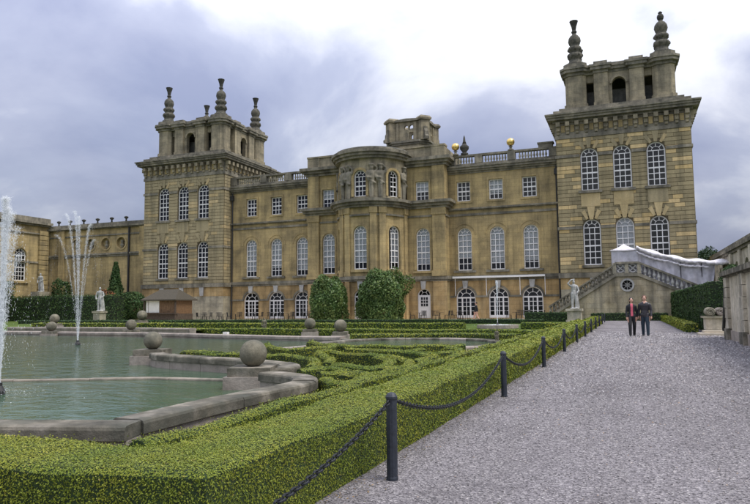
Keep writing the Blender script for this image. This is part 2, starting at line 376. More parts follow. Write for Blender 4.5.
def hood(mb, pl, cx, zs, r0, r1, n0, n1, seg=12, legs=0):
    pts = [(math.cos(math.pi*i/seg), math.sin(math.pi*i/seg)) for i in range(seg+1)]
    for i in range(seg):
        (a, b), (c, d) = pts[i], pts[i+1]
        mb.pprism(pl, [(cx+r0*a, zs+r0*b), (cx+r1*a, zs+r1*b), (cx+r1*c, zs+r1*d), (cx+r0*c, zs+r0*d)], n0, n1)
    if legs:
        for s in (-1, 1): mb.pbox(pl, cx+s*r0 if s > 0 else cx-r1, cx+r1 if s > 0 else cx-r0, n0, n1, zs-legs, zs)
def blocks(u0, u1, z0, z1, ch, ops, skipz=(), seed=0, wm=1.1):
    rr = random.Random(seed); res = []; n = max(1, round((z1-z0)/ch)); ch = (z1-z0)/n
    for k in range(n):
        a, b = z0+k*ch, z0+(k+1)*ch; iv = [(u0, u1)]
        for cx, oz0, oz1, hw, arch in ops:
            if b <= oz0+.01 or a >= oz1-.01: continue
            h = hw
            if arch and a > oz1-hw: h = math.sqrt(max(0, hw*hw-(a-(oz1-hw))**2))
            elif arch and b > oz1-hw: h = hw
            h += .02; nv = []
            for p, q in iv:
                if q <= cx-h or p >= cx+h: nv.append((p, q)); continue
                if p < cx-h: nv.append((p, cx-h))
                if q > cx+h: nv.append((cx+h, q))
            iv = nv
        for p, q in iv:
            if q-p < .12: continue
            m = max(1, round((q-p)/wm)); cuts = [p]+[p+(q-p)*(i+(rr.random()-.5)*.55+(.25 if k % 2 else -.25)*(m > 1))/m for i in range(1, m)]+[q]
            for i in range(m): res.append((cuts[i], cuts[i+1], a, b))
    return res
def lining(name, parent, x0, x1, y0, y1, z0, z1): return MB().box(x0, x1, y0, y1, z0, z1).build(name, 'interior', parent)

# ------------------------------------------------------------------ ground, path, lawns
def sheet(name, poly, z, mat):
    tr = tessellate_polygon([[Vector((x, y, 0)) for x, y in poly]])
    o = MB().add([(x, y, z) for x, y in poly], tr).build(name, mat); tag(o, kind='structure'); return o
sheet('ground', [(-900, -60), (900, -60), (900, 1500), (-900, 1500)], -.01, 'grass')
sheet('gravel_path', [(-2.6, -8), (3.7, -8), (3.7, 58.6), (-2.6, 58.6)], .0, 'gravel')
sheet('terrace', [(-64, 56.4), (-6.9, 56.4), (-6.9, 69.5), (-64, 69.5)], .0, 'slab_pale')
sheet('soil_strip', [(-12, -2), (-2.45, 2.4), (-2.45, 44), (-3.6, 44), (-4.6, 8), (-4.4, 4.2), (-12, 1.5)], .006, 'soil')

# ------------------------------------------------------------------ corner towers
TW, DF, TD = 6.3, 68.0, 12.6
def tower(tx, label, near):
    t = thing('corner_tower', label, 'tower', (tx, DF+TD/2, 0), 'corner towers of the palace'); cy = DF+TD/2
    front = Plane((tx, DF, 0), (1, 0, 0), (0, -1, 0)); east = Plane((tx+TW, cy, 0), (0, 1, 0), (1, 0, 0)); west = Plane((tx-TW, cy, 0), (0, -1, 0), (-1, 0, 0)); back = Plane((tx, DF+TD, 0), (-1, 0, 0), (0, 1, 0))
    wx = (-3.13, 0, 3.13); H = .85
    ops = [(x, 12.98, 17.38, H, True) for x in wx]+[(x, 5.37, 10.02, H, True) for x in wx]
    m = MB(); m.panel(front, -TW, TW, 0, 20.2, [aloop(*o) for o in ops], .5)
    for pl in (east, west, back): m.panel(pl, -TW, TW, 0, 20.2, [])
    m.build('wall', 'stone_backing', t)
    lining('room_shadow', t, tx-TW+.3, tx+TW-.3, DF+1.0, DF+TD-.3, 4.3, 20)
    # masonry courses
    bl = blocks(-TW, TW, 4.62, 18.5, .405, ops, seed=3 if near else 4)
    mf = MB(); NO = .055
    def put(pl, a, b, c, d, mb): mb.pbox(pl, a+.012, b-.012, -.05, NO, c+.022, d-.022)
    if near:
        bl.sort(key=lambda q: -(q[1]-q[0])*(q[3]-q[2]))
        cube = bpy.data.meshes.new('stone_block'); q = MB().box(-.5, .5, -.5, .5, 0, 1); cube.from_pydata(q.v, [], q.f); cube.materials.append(MATS['stone_course'])
        for a, b, c, d in bl[:300]:
            o = link('stone_block', cube, (tx+(a+b)/2, DF+(.05-NO)/2, c+.022), t); o.scale = (b-a-.024, .05+NO, d-c-.044)
        for q in bl[300:]: put(front, *q, mf)
    else:
        for q in bl: put(front, *q, mf)
    for i, pl in enumerate((east, west)):
        for q in blocks(-TW+.06, TW, 4.62, 18.5, .405, [], seed=9+i): put(pl, *q, mf)
    tag(mf.build('stone_blocks', 'stone_course_far', t), kind='stuff')
    # ground storey
    g = MB(); e_ = .04
    g.box(tx-TW-e_, tx+TW+e_, DF-e_, DF+TD+.03, 0, 2.95)
    g.build('ground_storey', 'stone_pale', t)
    g = MB()
    g.box(tx-TW-.05, tx+TW+.05, DF-.05, DF+TD+.04, 2.953, 4.1)
    g.build('orange_band', 'stone_orange', t)
    MB().box(tx-TW-.22, tx+TW+.22, DF-.22, DF+TD+.22, 4.1, 4.6).build('string_course', 'stone_trim', t)
    s = MB(); s.box(tx-TW-.14, tx+TW+.14, DF-.14, DF+TD+.1, 18.5, 18.85)
    s.box(tx-TW-.08, tx+TW+.08, DF-.08, DF+TD+.1, 18.85, 20.2)
    s.build('string_course', 'stone_trim', t)
    for z in (9.05, 16.5):
        for pl in (front, east, west):
            segs = [(-TW-.14, TW+.14) if pl is front else (-TW+.03, TW) if pl is east else (-TW, TW-.03)]
            if pl is front:
                oz = [o for o in ops if o[1] < z < o[2]]
                cuts = [-TW-.14]
                for o in oz:
                    h = o[3] if z < o[2]-o[3] else math.sqrt(max(.01, o[3]**2-(z-(o[2]-o[3]))**2)); cuts += [o[0]-h-.05, o[0]+h+.05]
                cuts.append(TW+.14); segs = [(cuts[i], cuts[i+1]) for i in range(0, len(cuts), 2)]
            for a, b in segs: MB().pbox(pl, a, b, -.02, .14, z, z+.3).build('string_course', 'stone_trim', t)
    c = MB()
    for o, za, zb in ((.3, 20.2, 20.42), (.75, 20.42, 20.66), (.88, 20.66, 20.88), (1.0, 20.88, 21.03), (.2, 21.03, 21.5), (-.35, 21.5, 21.85)):
        c.box(tx-TW-o, tx+TW+o, DF-o, DF+TD+o, za, zb+.001)
    c.build('cornice', 'stone_trim', t)
    md = MB()
    for pl in (front, east, west):
        k = 14
        for i in range(k):
            u = -TW+.25+(2*TW-.5)*i/(k-1)
            md.pbox(pl, u-.2, u+.2, .05, .62, 19.75, 20.2); md.pbox(pl, u-.17, u+.17, .05, .38, 19.3, 19.75); md.pbox(pl, u-.14, u+.14, .05, .24, 19.0, 19.3)
    tag(md.build('modillions', 'stone_weathered', t), kind='stuff')
    mt = MB()
    for pl in (front, east, west):
        for i in range(13):
            u = -TW+.25+(2*TW-.5)*(i+.5)/13; mt.pbox(pl, u-.2, u+.2, .05, .13, 19.2, 19.9)
    tag(mt.build('metopes', 'stone_ashlar', t), kind='stuff')
    # window trim
    for i, x in enumerate(wx):
        MB().pbox(front, x-1.15, x+1.15, .0, .26, 12.7, 12.97).build('sill', 'stone_trim', t); MB().pbox(front, x-1.05, x+1.05, 0, .2, 5.1, 5.36).build('sill', 'stone_trim', t)
        q = MB().pbox(front, x-.92, x+.92, .0, .12, 11.32, 12.66); q.build('apron', ('stone_apron', 'stone_apron', 'stone_course_far')[i] if near else 'stone_course_far', t)
        q = MB(); keystone(q, front, x, 9.98, 11.3, .34, .78, .13)
        for sg in (-1, 1): q.pprism(front, [(x+sg*.28, 10.08), (x+sg*.5, 9.98), (x+sg*.95, 10.75), (x+sg*.6, 11.0)], -.02, .09)
        q.build('keystone', 'stone_apron' if near else 'stone_course_far', t)
        q = MB(); keystone(q, front, x, 17.36, 18.45, .3, .6, .11)
        for sg in (-1, 1): q.pprism(front, [(x+sg*.35, 17.36), (x+sg*.55, 17.2), (x+sg*1.05, 17.9), (x+sg*.8, 18.15)], -.02, .09)
        q.build('keystone', 'stone_course_far', t)
        window(t, front, x, 12.98, 17.38, H, True, 3, 6); window(t, front, x, 5.37, 10.02, H, True, 3, 6, blind=(.3 if near and i == 1 else None))
        MB().pprism(front, [(x-.22, 3.0), (x+.22, 3.0), (x+.34, 4.1), (x-.34, 4.1)], 0, .2).build('bracket', 'stone_key', t)
    # open belvedere
    BH = 5.3; z0 = 21.85; zt = 25.45
    for sx in (-1, 1):
        for sy in (-1, 1):
            px, py = tx+sx*4.25, cy+sy*4.25; q = MB()
            ch = 1.05; k = .38
            oct_ = [(px+a*ch, py+b*ch) for a, b in ((-1+k, -1), (1-k, -1), (1, -1+k), (1, 1-k), (1-k, 1), (-1+k, 1), (-1, 1-k), (-1, -1+k))]
            q.prism(oct_, z0, zt); q.prism([(px+(a-px)*1.13, py+(b-py)*1.13) for a, b in oct_], z0-.001, z0+.55)
            pr = q.build('corner_pier', 'stone_weathered', t)
            q = MB()
            for f_, za, zb in ((1.12, zt, zt+.3), (1.38, zt+.3, zt+.62), (1.48, zt+.62, zt+.85), (1.12, zt+.85, zt+1.35)):
                q.prism([(px+(a-px)*f_, py+(b-py)*f_) for a, b in oct_], za, zb+.001)
            q.build('pier_cap', 'stone_trim', pr)
            q = MB(); b0 = zt+1.35
            q.lathe(px, py, [(.86, b0), (.86, b0+.3), (.68, b0+.38), (.6, b0+.75), (.72, b0+.85), (.80, b0+1.1), (.72, b0+1.35), (.5, b0+1.45), (.58, b0+1.6), (.72, b0+1.85), (.64, b0+2.1), (.44, b0+2.2), (.55, b0+2.4), (.66, b0+2.75), (.6, b0+3.1), (.4, b0+3.38), (.22, b0+3.5), (.2, b0+3.75)], 14)
            for kk in range(7):
                a_ = 2*math.pi*kk/7
                q.lathe(px+.66*math.cos(a_), py+.66*math.sin(a_), [(.05, b0+.9), (.17, b0+1.0), (.2, b0+1.12), (.15, b0+1.28), (.05, b0+1.36)], 6)
                q.lathe(px+.6*math.cos(a_+.4), py+.6*math.sin(a_+.4), [(.05, b0+1.65), (.15, b0+1.74), (.18, b0+1.86), (.13, b0+2.0), (.05, b0+2.08)], 6)
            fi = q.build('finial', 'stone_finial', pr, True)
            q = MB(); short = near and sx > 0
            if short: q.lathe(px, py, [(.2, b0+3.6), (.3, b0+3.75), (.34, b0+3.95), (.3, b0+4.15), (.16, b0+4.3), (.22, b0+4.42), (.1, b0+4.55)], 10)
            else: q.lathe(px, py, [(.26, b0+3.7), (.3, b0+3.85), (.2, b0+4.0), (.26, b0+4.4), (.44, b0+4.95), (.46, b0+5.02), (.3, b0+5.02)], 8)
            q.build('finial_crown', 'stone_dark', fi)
    for pl in (Plane((tx, DF+1.1, 0), (1, 0, 0), (0, -1, 0)), Plane((tx+BH-.1, cy, 0), (0, 1, 0), (1, 0, 0)), Plane((tx, DF+TD-1.1, 0), (-1, 0, 0), (0, 1, 0)), Plane((tx-BH+.1, cy, 0), (0, -1, 0), (-1, 0, 0))):
        q = MB(); d_ = .55
        q.panel(pl, -2.45, 2.45, z0, zt, [aloop(0, z0+.15, z0+3.0, .66)], d_, -.25); q.panel(pl, -2.45, 2.45, z0, zt, [aloop(0, z0+.15, z0+3.0, .66)], 0.001, -.8)
        for s_ in (-1, 1): q.pbox(pl, s_*2.45-.01, s_*2.45+.01, -.8, -.25, z0, zt)
        hood(q, pl, 0, z0+2.34, .66, .86, -.25, -.12, 10)
        # narrow slot bays beside the corner piers
        for s_ in (-1, 1):
            u_ = s_*2.82; q.pbox(pl, u_-.39, u_+.39, -1.0, -.55, z0+2.85, zt); q.pbox(pl, u_-.39, u_+.39, -1.0, -.55, z0, z0+.35)
        q.build('belvedere_wall', 'stone_weathered', t)
        for s_ in (-1, 1):
            q = MB(); q.pbox(pl, s_*1.72-.68, s_*1.72+.68, -.9, .05, z0, zt); q.pbox(pl, s_*1.72-.76, s_*1.72+.76, -.95, .13, z0-.002, z0+.5)
            pr = q.build('pier', 'stone_weathered', t)
            q = MB()
            for o, za, zb in ((.05, zt, zt+.3), (.3, zt+.3, zt+.62), (.4, zt+.62, zt+.85), (-.02, zt+.85, zt+1.25)): q.pbox(pl, s_*1.72-.7-o, s_*1.72+.7+o, -.95, .1+o, za, zb+.001)
            q.build('pier_cap', 'stone_trim', pr)
        q = MB()
        for o, za, zb in ((.0, zt, zt+.28), (.2, zt+.28, zt+.58), (.3, zt+.58, zt+.8), (-.15, zt+.8, zt+1.1)): q.pbox(pl, -3.3, 3.3, -.9, -.2+o, za+.003, zb)
        q.build('entablature', 'stone_trim', t)
    MB().box(tx-4.4, tx+4.4, cy-4.4, cy+4.4, zt+.32, zt+.7).build('belvedere_roof', 'stone_roof', t)
    MB().box(tx-3.4, tx+3.4, cy-3.4, cy+3.4, z0-.01, z0+2.2).build('belvedere_dark_block', 'stone_roof', t)  # block added inside so the arch openings look dark
    return t
TXR = .03; TXL = -53.51
tower(TXR, 'large near corner tower on the right with stone belvedere, above the staircase', True)
tower(TXL, 'far corner tower on the left with three finials visible, behind the wooden hut', False)

# ------------------------------------------------------------------ main range of the palace
X0, YW, YP = -26.74, 69.55, 68.0
pal = thing('palace_range', 'long honey stone palace front with round central bow between the two towers', 'palace', (X0, YW, 0))
def cornice(mb, pl, u0, u1, steps, ends=True):
    for o, za, zb in steps: mb.pbox(pl, u0-(o if ends else 0), u1+(o if ends else 0), -.3, o, za, zb+.001)
BAL = [(.05, 0), (.11, .06), (.06, .14), (.13, .34), (.07, .6), (.06, .72), (.11, .78), (.09, .84)]
def wing(sgn, label):
    u_in, u_out = 8.3, 20.45
    a, b = (X0+u_in, X0+u_out) if sgn > 0 else (X0-u_out, X0-u_in)
    cxm = (a+b)/2; pl = Plane((cxm, YW, 0), (1, 0, 0), (0, -1, 0)); hw = (b-a)/2
    xs = sorted(X0+sgn*d-cxm for d in (10.14, 13.75, 17.36))
    fr = [(x, .1, 3.39, 1.08) for x in xs]; wl = [(x, 5.3, 10.05, .80) for x in xs]; ws = [(x, 13.04, 15.26, .76) for x in xs]
    MB().panel(pl, -hw, hw, 0, 4.15, [aloop(*o) for o in fr], .5).build('ground_wall', 'stone_orange', pal)
    MB().panel(pl, -hw, hw, 4.15, 16.3, [aloop(*o) for o in wl]+[aloop(*o, False) for o in ws], .5).build('upper_wall', 'stone_ashlar', pal)
    for nm, st_ in (('base_course', [(.12, 4.15, 4.35), (.22, 4.35, 4.7)]), ('string_course', [(.10, 11.35, 11.6)]), ('string_course', [(.16, 11.95, 12.05), (.32, 12.05, 12.22)]), ('cornice', [(.1, 16.1, 16.3), (.3, 16.3, 16.5), (.5, 16.5, 16.75), (.62, 16.75, 16.92)])):
        tr = MB(); cornice(tr, pl, -hw, hw, st_, False); tr.build(nm, 'stone_trim', pal)
    im = MB(); cut = [-hw]
    for x in xs: cut += [x-1.12, x+1.12]
    cut.append(hw)
    for i in range(0, len(cut), 2): im.pbox(pl, cut[i], cut[i+1], 0, .1, 2.3, 2.52)
    for x in xs: hood(im, pl, x, 2.31, 1.08, 1.3, 0, .07)
    im.build('impost_band', 'stone_trim', pal)
    for k, x in enumerate(xs):
        french(pal, pl, *fr[k])
        window(pal, pl, *wl[k], True, 3, 6, blind=(.16, .22, .14, .30, .16, .19)[k+(3 if sgn > 0 else 0)]); window(pal, pl, *ws[k], False, 3, 4, blind=.35 if (k == 1 and sgn > 0) else None)
        q = MB(); keystone(q, pl, x, 3.3, 4.15, .42, .62, .24); q.build('keystone', 'stone_key', pal)
        q = MB(); q.pbox(pl, x-1.25, x+1.25, 0, .22, 5.05, 5.29); q.build('sill', 'stone_trim', pal)
        q = MB(); hood(q, pl, x, 9.25, .80, 1.02, 0, .06, 14, 3.9); hood(q, pl, x, 9.25, 1.2, 1.32, 0, .05, 14, 0); q.build('surround', 'stone_ashlar', pal)
        q = MB(); q.pbox(pl, x-.98, x+.98, 0, .08, 12.8, 13.03); q.pbox(pl, x-.98, x+.98, 0, .08, 15.27, 15.5); q.pbox(pl, x-.98, x-.765, 0, .08, 13.03, 15.27); q.pbox(pl, x+.765, x+.98, 0, .08, 13.03, 15.27)
        q.build('surround', 'stone_ashlar', pal)
    # balustrade: plinth, rail, pedestals, balusters
    q = MB(); q.pbox(pl, -hw, hw, -.35, .22, 16.921, 17.2); q.pbox(pl, -hw, hw, -.36, .24, 18.0, 18.22)
    ba = q.build('balustrade', 'stone_trim', pal)
    mids = [-hw+.5]+[(xs[0]+xs[1])/2, (xs[1]+xs[2])/2]+[hw-.5]
    for u in mids:
        MB().pbox(pl, u-.42, u+.42, -.38, .28, 17.2, 18.02).build('pedestal', 'stone_trim', ba)
    q = MB(); u = -hw+1.0
    while u < hw-.95:
        if min(abs(u-mm) for mm in mids) > .6:
            p = pl.pt(u, -.05, 17.18); q.lathe(p[0], p[1], [(r, p[2]+z) for r, z in BAL], 7)
        u += .31
    tag(q.build('balusters', 'stone_pale', ba), kind='stuff')
    # rainwater pipes
    for u in ((hw-.25,) if sgn > 0 else (-hw+.3,)):
        q = MB().tube([pl.pt(u, .14, .1), pl.pt(u, .14, 16.1)], .09, 8); q.pbox(pl, u-.2, u+.2, .02, .36, 15.2, 15.8); q.build('drainpipe', 'lead_pipe', pal)
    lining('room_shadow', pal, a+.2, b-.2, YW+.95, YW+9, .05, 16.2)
    MB().box(a-.3, b+.3, YW+.3, YW+13, 16.3, 16.85).build('roof', 'stone_roof', pal)
    return pl, hw, xs
plR, hwR, xsR = wing(1, ''); plL, hwL, xsL = wing(-1, '')
# awning cassette and posts on the right hand wing
aw = thing('awning', 'white retracted awning cassette above the three right hand garden doors', 'awning', (plR.o.x, YW-.5, 4.2))
q = MB().pbox(plR, -hwR+.5, hwR-1.7, .3, .55, 4.42, 4.62); q.build('cassette', 'paint_white', aw)
for u in (-5.3, -1.85, 1.75, 4.35):
    MB().tube([plR.pt(u, .42, 4.42), plR.pt(u, .38, 2.5)], .035, 6).build('arm', 'paint_white', aw)

# pavilion
pp = Plane((X0, YP, 0), (1, 0, 0), (0, -1, 0)); PW = 8.4
for sg in (-1, 1):
    x = sg*5.8
    lo, hi = (4.0, PW) if sg > 0 else (-PW, -4.0)
    MB().panel(pp, lo, hi, 0, 4.15, [aloop(x, .1, 3.35, .75)], .5).build('ground_wall', 'stone_orange', pal)
    MB().panel(pp, lo, hi, 4.15, 17.1, [aloop(x, 5.3, 10.1, .80), aloop(x, 13.1, 15.35, .76, False)], .5).build('upper_wall', 'stone_ashlar', pal)
    q = MB(); e_ = (YW-YP); q.box(X0+sg*PW-.01, X0+sg*PW+.01, YP, YW+.2, 0, 17.1); q.build('return_wall', 'stone_ashlar', pal)
    q = MB().pbox(pp, sg*7.7-.72, sg*7.7+.72, 0, .28, 4.7, 12.2); q.pbox(pp, sg*7.7-.84, sg*7.7+.84, 0, .38, 4.7, 5.3); q.pbox(pp, sg*7.7-.82, sg*7.7+.82, 0, .36, 11.5, 12.25); q.build('pilaster', 'stone_ashlar', pal)
    q = MB().pbox(pp, sg*7.7-.72, sg*7.7+.72, 0, .24, 13.1, 17.0); q.build('pilaster', 'stone_ashlar', pal)
    q = MB().pbox(pp, sg*7.7-.78, sg*7.7+.78, 0, .2, .0, 4.14); q.build('pilaster', 'stone_orange', pal)
    window(pal, pp, x, 5.3, 10.1, .80, True, 3, 6, blind=.16); window(pal, pp, x, 13.1, 15.35, .76, False, 3, 4, blind=.55)
    d = window(pal, pp, x, .1, 3.35, .75, True, 2, 3, name='garden_door')
    if sg > 0:
        q = MB().pbox(pp, x-.7, x+.7, -.32, -.18, .12, 2.6); q.build('door_leaf', 'paint_white', d); q = MB().pbox(pp, x-.4, x+.4, -.3, -.16, 1.4, 2.4); q.build('door_light', 'interior', d)
        q = MB()
        for i in (1, 2): q.pbox(pp, x-.4+.8*i/3-.03, x-.4+.8*i/3+.03, -.2, -.14, 1.4, 2.4); q.pbox(pp, x-.4, x+.4, -.2, -.141, 1.4+i/3-.03, 1.4+i/3+.03)
        q.build('door_bars', 'paint_white', d)
    q = MB(); keystone(q, pp, x, 3.3, 4.15, .4, .6, .24); q.build('keystone', 'stone_key', pal)
    q = MB(); hood(q, pp, x, 9.3, .80, 1.04, 0, .07, 14, 3.9); q.pbox(pp, x-1.2, x+1.2, 0, .2, 5.05, 5.29); q.build('surround', 'stone_ashlar', pal)
    q = MB().pbox(pp, x-.98, x+.98, 0, .08, 12.95, 13.09); q.pbox(pp, x-.98, x+.98, 0, .08, 15.36, 15.6); q.pbox(pp, x-.98, x-.765, 0, .08, 13.09, 15.36); q.pbox(pp, x+.765, x+.98, 0, .08, 13.09, 15.36); q.build('surround', 'stone_ashlar', pal)
for st_ in (((.12, 4.15, 4.35), (.24, 4.35, 4.7)), ((.12, 11.3, 11.5),), ((.3, 12.25, 12.5), (.55, 12.5, 12.8), (.85, 12.8, 13.1)), ((.3, 17.0, 17.3), (.55, 17.3, 17.6), (.85, 17.6, 17.95))):
    for sg in (-1, 1):
        q = MB()
        for o, za, zb in st_: q.box(*sorted((X0+sg*3.5, X0+sg*(PW+o))), YP-o, YW+.1, za, zb+.001)
        q.build('cornice', 'stone_trim', pal)
q = MB().box(X0-PW, X0+PW, YP-.05, YP+.8, 17.96, 19.2); q.box(X0-PW-.15, X0+PW+.15, YP-.2, YP+.9, 19.2, 19.4)
for sg in (-1, 1): q.box(X0+sg*7.7-.8, X0+sg*7.7+.8, YP-.15, YP+.9, 17.96, 19.205); q.box(X0+sg*(PW-.4)-.4, X0+sg*(PW-.4)+.4, YP+.8, YP+8, 17.5, 19.2)
q.build('parapet', 'stone_weathered', pal)
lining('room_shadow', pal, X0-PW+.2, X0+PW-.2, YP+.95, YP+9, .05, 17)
MB().box(X0-PW+.1, X0+PW-.1, YP+.2, YP+16, 17.1, 17.9).build('roof', 'stone_roof', pal)

# bow
BY, BR = 67.6, 4.0
def bow_stage(r, z0, z1, mat, holes, name):
    m = MB(); half = 15.5
    wins = (-58, 0, 58); arcs = [(-96, -58-half), (-58+half, -half), (half, 58-half), (58+half, 96)]
    for a, b in arcs:
        k = max(2, int((b-a)/4)); pts = [(X0+r*math.sin(R(a+(b-a)*i/k)), BY-r*math.cos(R(a+(b-a)*i/k))) for i in range(k+1)]
        m.add([(x, y, z) for z in (z0, z1) for x, y in pts], [(i, i+1, k+1+i+1, k+1+i) for i in range(k)])
    pls = []
    for a in wins:
        A, B = ((X0+r*math.sin(R(a+d)), BY-r*math.cos(R(a+d))) for d in (-half, half))
        o = ((A[0]+B[0])/2, (A[1]+B[1])/2, 0); pl = Plane(o, (B[0]-A[0], B[1]-A[1], 0), (math.sin(R(a)), -math.cos(R(a)), 0)); h = r*math.sin(R(half))
        m.panel(pl, -h, h, z0, z1, [aloop(*hh) for hh in holes], .45); pls.append(pl)
    m.build(name, mat, pal); return pls
def ring(mb, r0, r1, z0, z1, a0=-98, a1=98, step=5):
    k = int((a1-a0)/step); vs = []
    for i in range(k+1):
        t = R(a0+(a1-a0)*i/k); s_, c_ = math.sin(t), math.cos(t)
        vs += [(X0+r_*s_, BY-r_*c_, z) for r_, z in ((r0, z0), (r1, z0), (r1, z1), (r0, z1))]
    mb.add(vs, [(4*i+j, 4*i+(j+1) % 4, 4*i+4+(j+1) % 4, 4*i+4+j) for i in range(k) for j in range(4)]+[(0, 1, 2, 3), (4*k, 4*k+1, 4*k+2, 4*k+3)])
for pl in bow_stage(BR, 0, 4.15, 'stone_orange', [(0, .1, 3.3, .78)], 'bow_ground_wall'):
    french(pal, pl, 0, .1, 3.3, .78); q = MB(); keystone(q, pl, 0, 3.25, 4.15, .4, .6, .24); q.build('keystone', 'stone_key', pal)
for pl in bow_stage(BR, 4.15, 12.2, 'stone_ashlar', [(0, 5.45, 10.2, .78)], 'bow_wall'):
    window(pal, pl, 0, 5.45, 10.2, .78, True, 3, 6, blind=.16)
    q = MB(); hood(q, pl, 0, 9.42, .78, 1.0, 0, .08, 14, 4); q.pbox(pl, -1.05, 1.05, 0, .2, 5.15, 5.44); q.build('surround', 'stone_ashlar', pal)
for pl in bow_stage(BR-.1, 13.05, 18.0, 'stone_weathered', [(0, 13.42, 16.35, .72)], 'bow_attic_wall'):
    window(pal, pl, 0, 13.42, 16.35, .72, True, 3, 4); q = MB(); hood(q, pl, 0, 15.63, .72, 1.0, 0, .1, 14, 2.2); q.build('surround', 'stone_ashlar', pal)
for st_ in (((.12, 4.15, 4.35), (.25, 4.35, 4.7)), ((.12, 11.25, 11.45),), ((.3, 12.2, 12.45), (.55, 12.45, 12.75), (.85, 12.75, 13.06))):
    q = MB()
    for r0, z0, z1 in st_: ring(q, BR-.3, BR+r0, z0, z1)
    q.build('bow_cornice', 'stone_trim', pal)
q = MB()
for r0, z0, z1 in ((.25, 17.6, 17.9), (.5, 17.9, 18.2), (.7, 18.2, 18.5), (.3, 18.5, 18.75)): ring(q, BR-.6, BR+r0, z0, z1, -120, 120)
q.build('bow_cornice', 'stone_trim', pal)
q = MB(); q.lathe(X0, BY, [(BR+.28, 18.7), (BR+.2, 18.85), (2.6, 19.1), (.1, 19.25)], 40); q.build('bow_roof', 'stone_roof', pal, True)
q = MB()
for i in range(8): a = R(-90+180*i/7)
lining('room_shadow', pal, X0-2.9, X0+2.9, BY-2.4, BY+1.2, .1, 17.8)
for a in (-84, -36, -22, 22, 36, 84):
    t = R(a); pl = Plane((X0+BR*math.sin(t), BY-BR*math.cos(t), 0), (math.cos(t), math.sin(t), 0), (math.sin(t), -math.cos(t), 0))
    q = MB().pbox(pl, -.36, .36, -.1, .17, 4.7, 11.6); q.pbox(pl, -.44, .44, -.1, .25, 4.71, 5.2); q.pbox(pl, -.45, .45, -.1, .26, 11.55, 12.2); q.build('pilaster', 'stone_ashlar', pal)
    q = MB().pbox(pl, -.3, .3, -.15, .22, .0, 4.14); q.build('pilaster', 'stone_orange', pal)

# sculpted, voxel-fused solids -----------------------------------------------------------
def cap(p0, p1, r0, r1, n=10, fl=1.0):
    p0, p1 = Vector(p0), Vector(p1); d = (p1-p0); l = d.length or 1e-4; d = d/l if l > 1e-4 else Vector((0, 0, 1))
    a = d.cross(Vector((0, 1, 0)) if abs(d.y) < .9 else Vector((1, 0, 0))).normalized(); b = d.cross(a)
    vs = []; prof = [(-r0*math.cos(t), r0*math.sin(t)) for t in (.12, .6, 1.1)]+[(0, r0), (l, r1)]+[(l+r1*math.sin(t), r1*math.cos(t)) for t in (.5, 1.0, 1.45)]
    for h, r in prof: vs += [p0+d*h+r*(math.cos(2*math.pi*k/n)*a+fl*math.sin(2*math.pi*k/n)*b) for k in range(n)]
    m = len(prof); fs = [(j*n+i, j*n+(i+1) % n, (j+1)*n+(i+1) % n, (j+1)*n+i) for j in range(m-1) for i in range(n)]+[tuple(range(n))[::-1], tuple(range((m-1)*n, m*n))]
    return vs, fs
def ell(c, r, n=12):
    vs = []; fs = []; m = 8
    for j in range(m+1):
        t = .05+(math.pi-.1)*j/m
        vs += [(c[0]+r[0]*math.sin(t)*math.cos(2*math.pi*k/n), c[1]+r[1]*math.sin(t)*math.sin(2*math.pi*k/n), c[2]-r[2]*math.cos(t)) for k in range(n)]
    fs = [(j*n+i, j*n+(i+1) % n, (j+1)*n+(i+1) % n, (j+1)*n+i) for j in range(m) for i in range(n)]+[tuple(range(n))[::-1], tuple(range(m*n, (m+1)*n))]
    return vs, fs
def fuse(name, prims, voxel, mats, matfn=None, origin=(0, 0, 0), rz=0, scale=1, parent=None, smooth_it=4):
    mb = MB()
    for p in prims: mb.add(*p)
    me = bpy.data.meshes.new(name); me.from_pydata(mb.v, [], mb.f); me.update()
    o = bpy.data.objects.new('tmp', me); COL.objects.link(o)
    md = o.modifiers.new('r', 'REMESH'); md.mode = 'VOXEL'; md.voxel_size = voxel
    ms = o.modifiers.new('s', 'SMOOTH'); ms.factor = .5; ms.iterations = smooth_it
    dg = bpy.context.evaluated_depsgraph_get(); me2 = bpy.data.meshes.new_from_object(o.evaluated_get(dg)); me2.name = name
    bpy.data.objects.remove(o); bpy.data.meshes.remove(me)
    me2.materials.clear()
    for m in mats: me2.materials.append(MATS[m])
    if matfn:
        for p in me2.polygons: p.material_index = matfn(p.center)
    me2.polygons.foreach_set('use_smooth', [True]*len(me2.polygons))
    me2.transform(Matrix.Rotation(rz, 4, 'Z') @ Matrix.Scale(scale, 4))
    return link(name, me2, origin, parent)

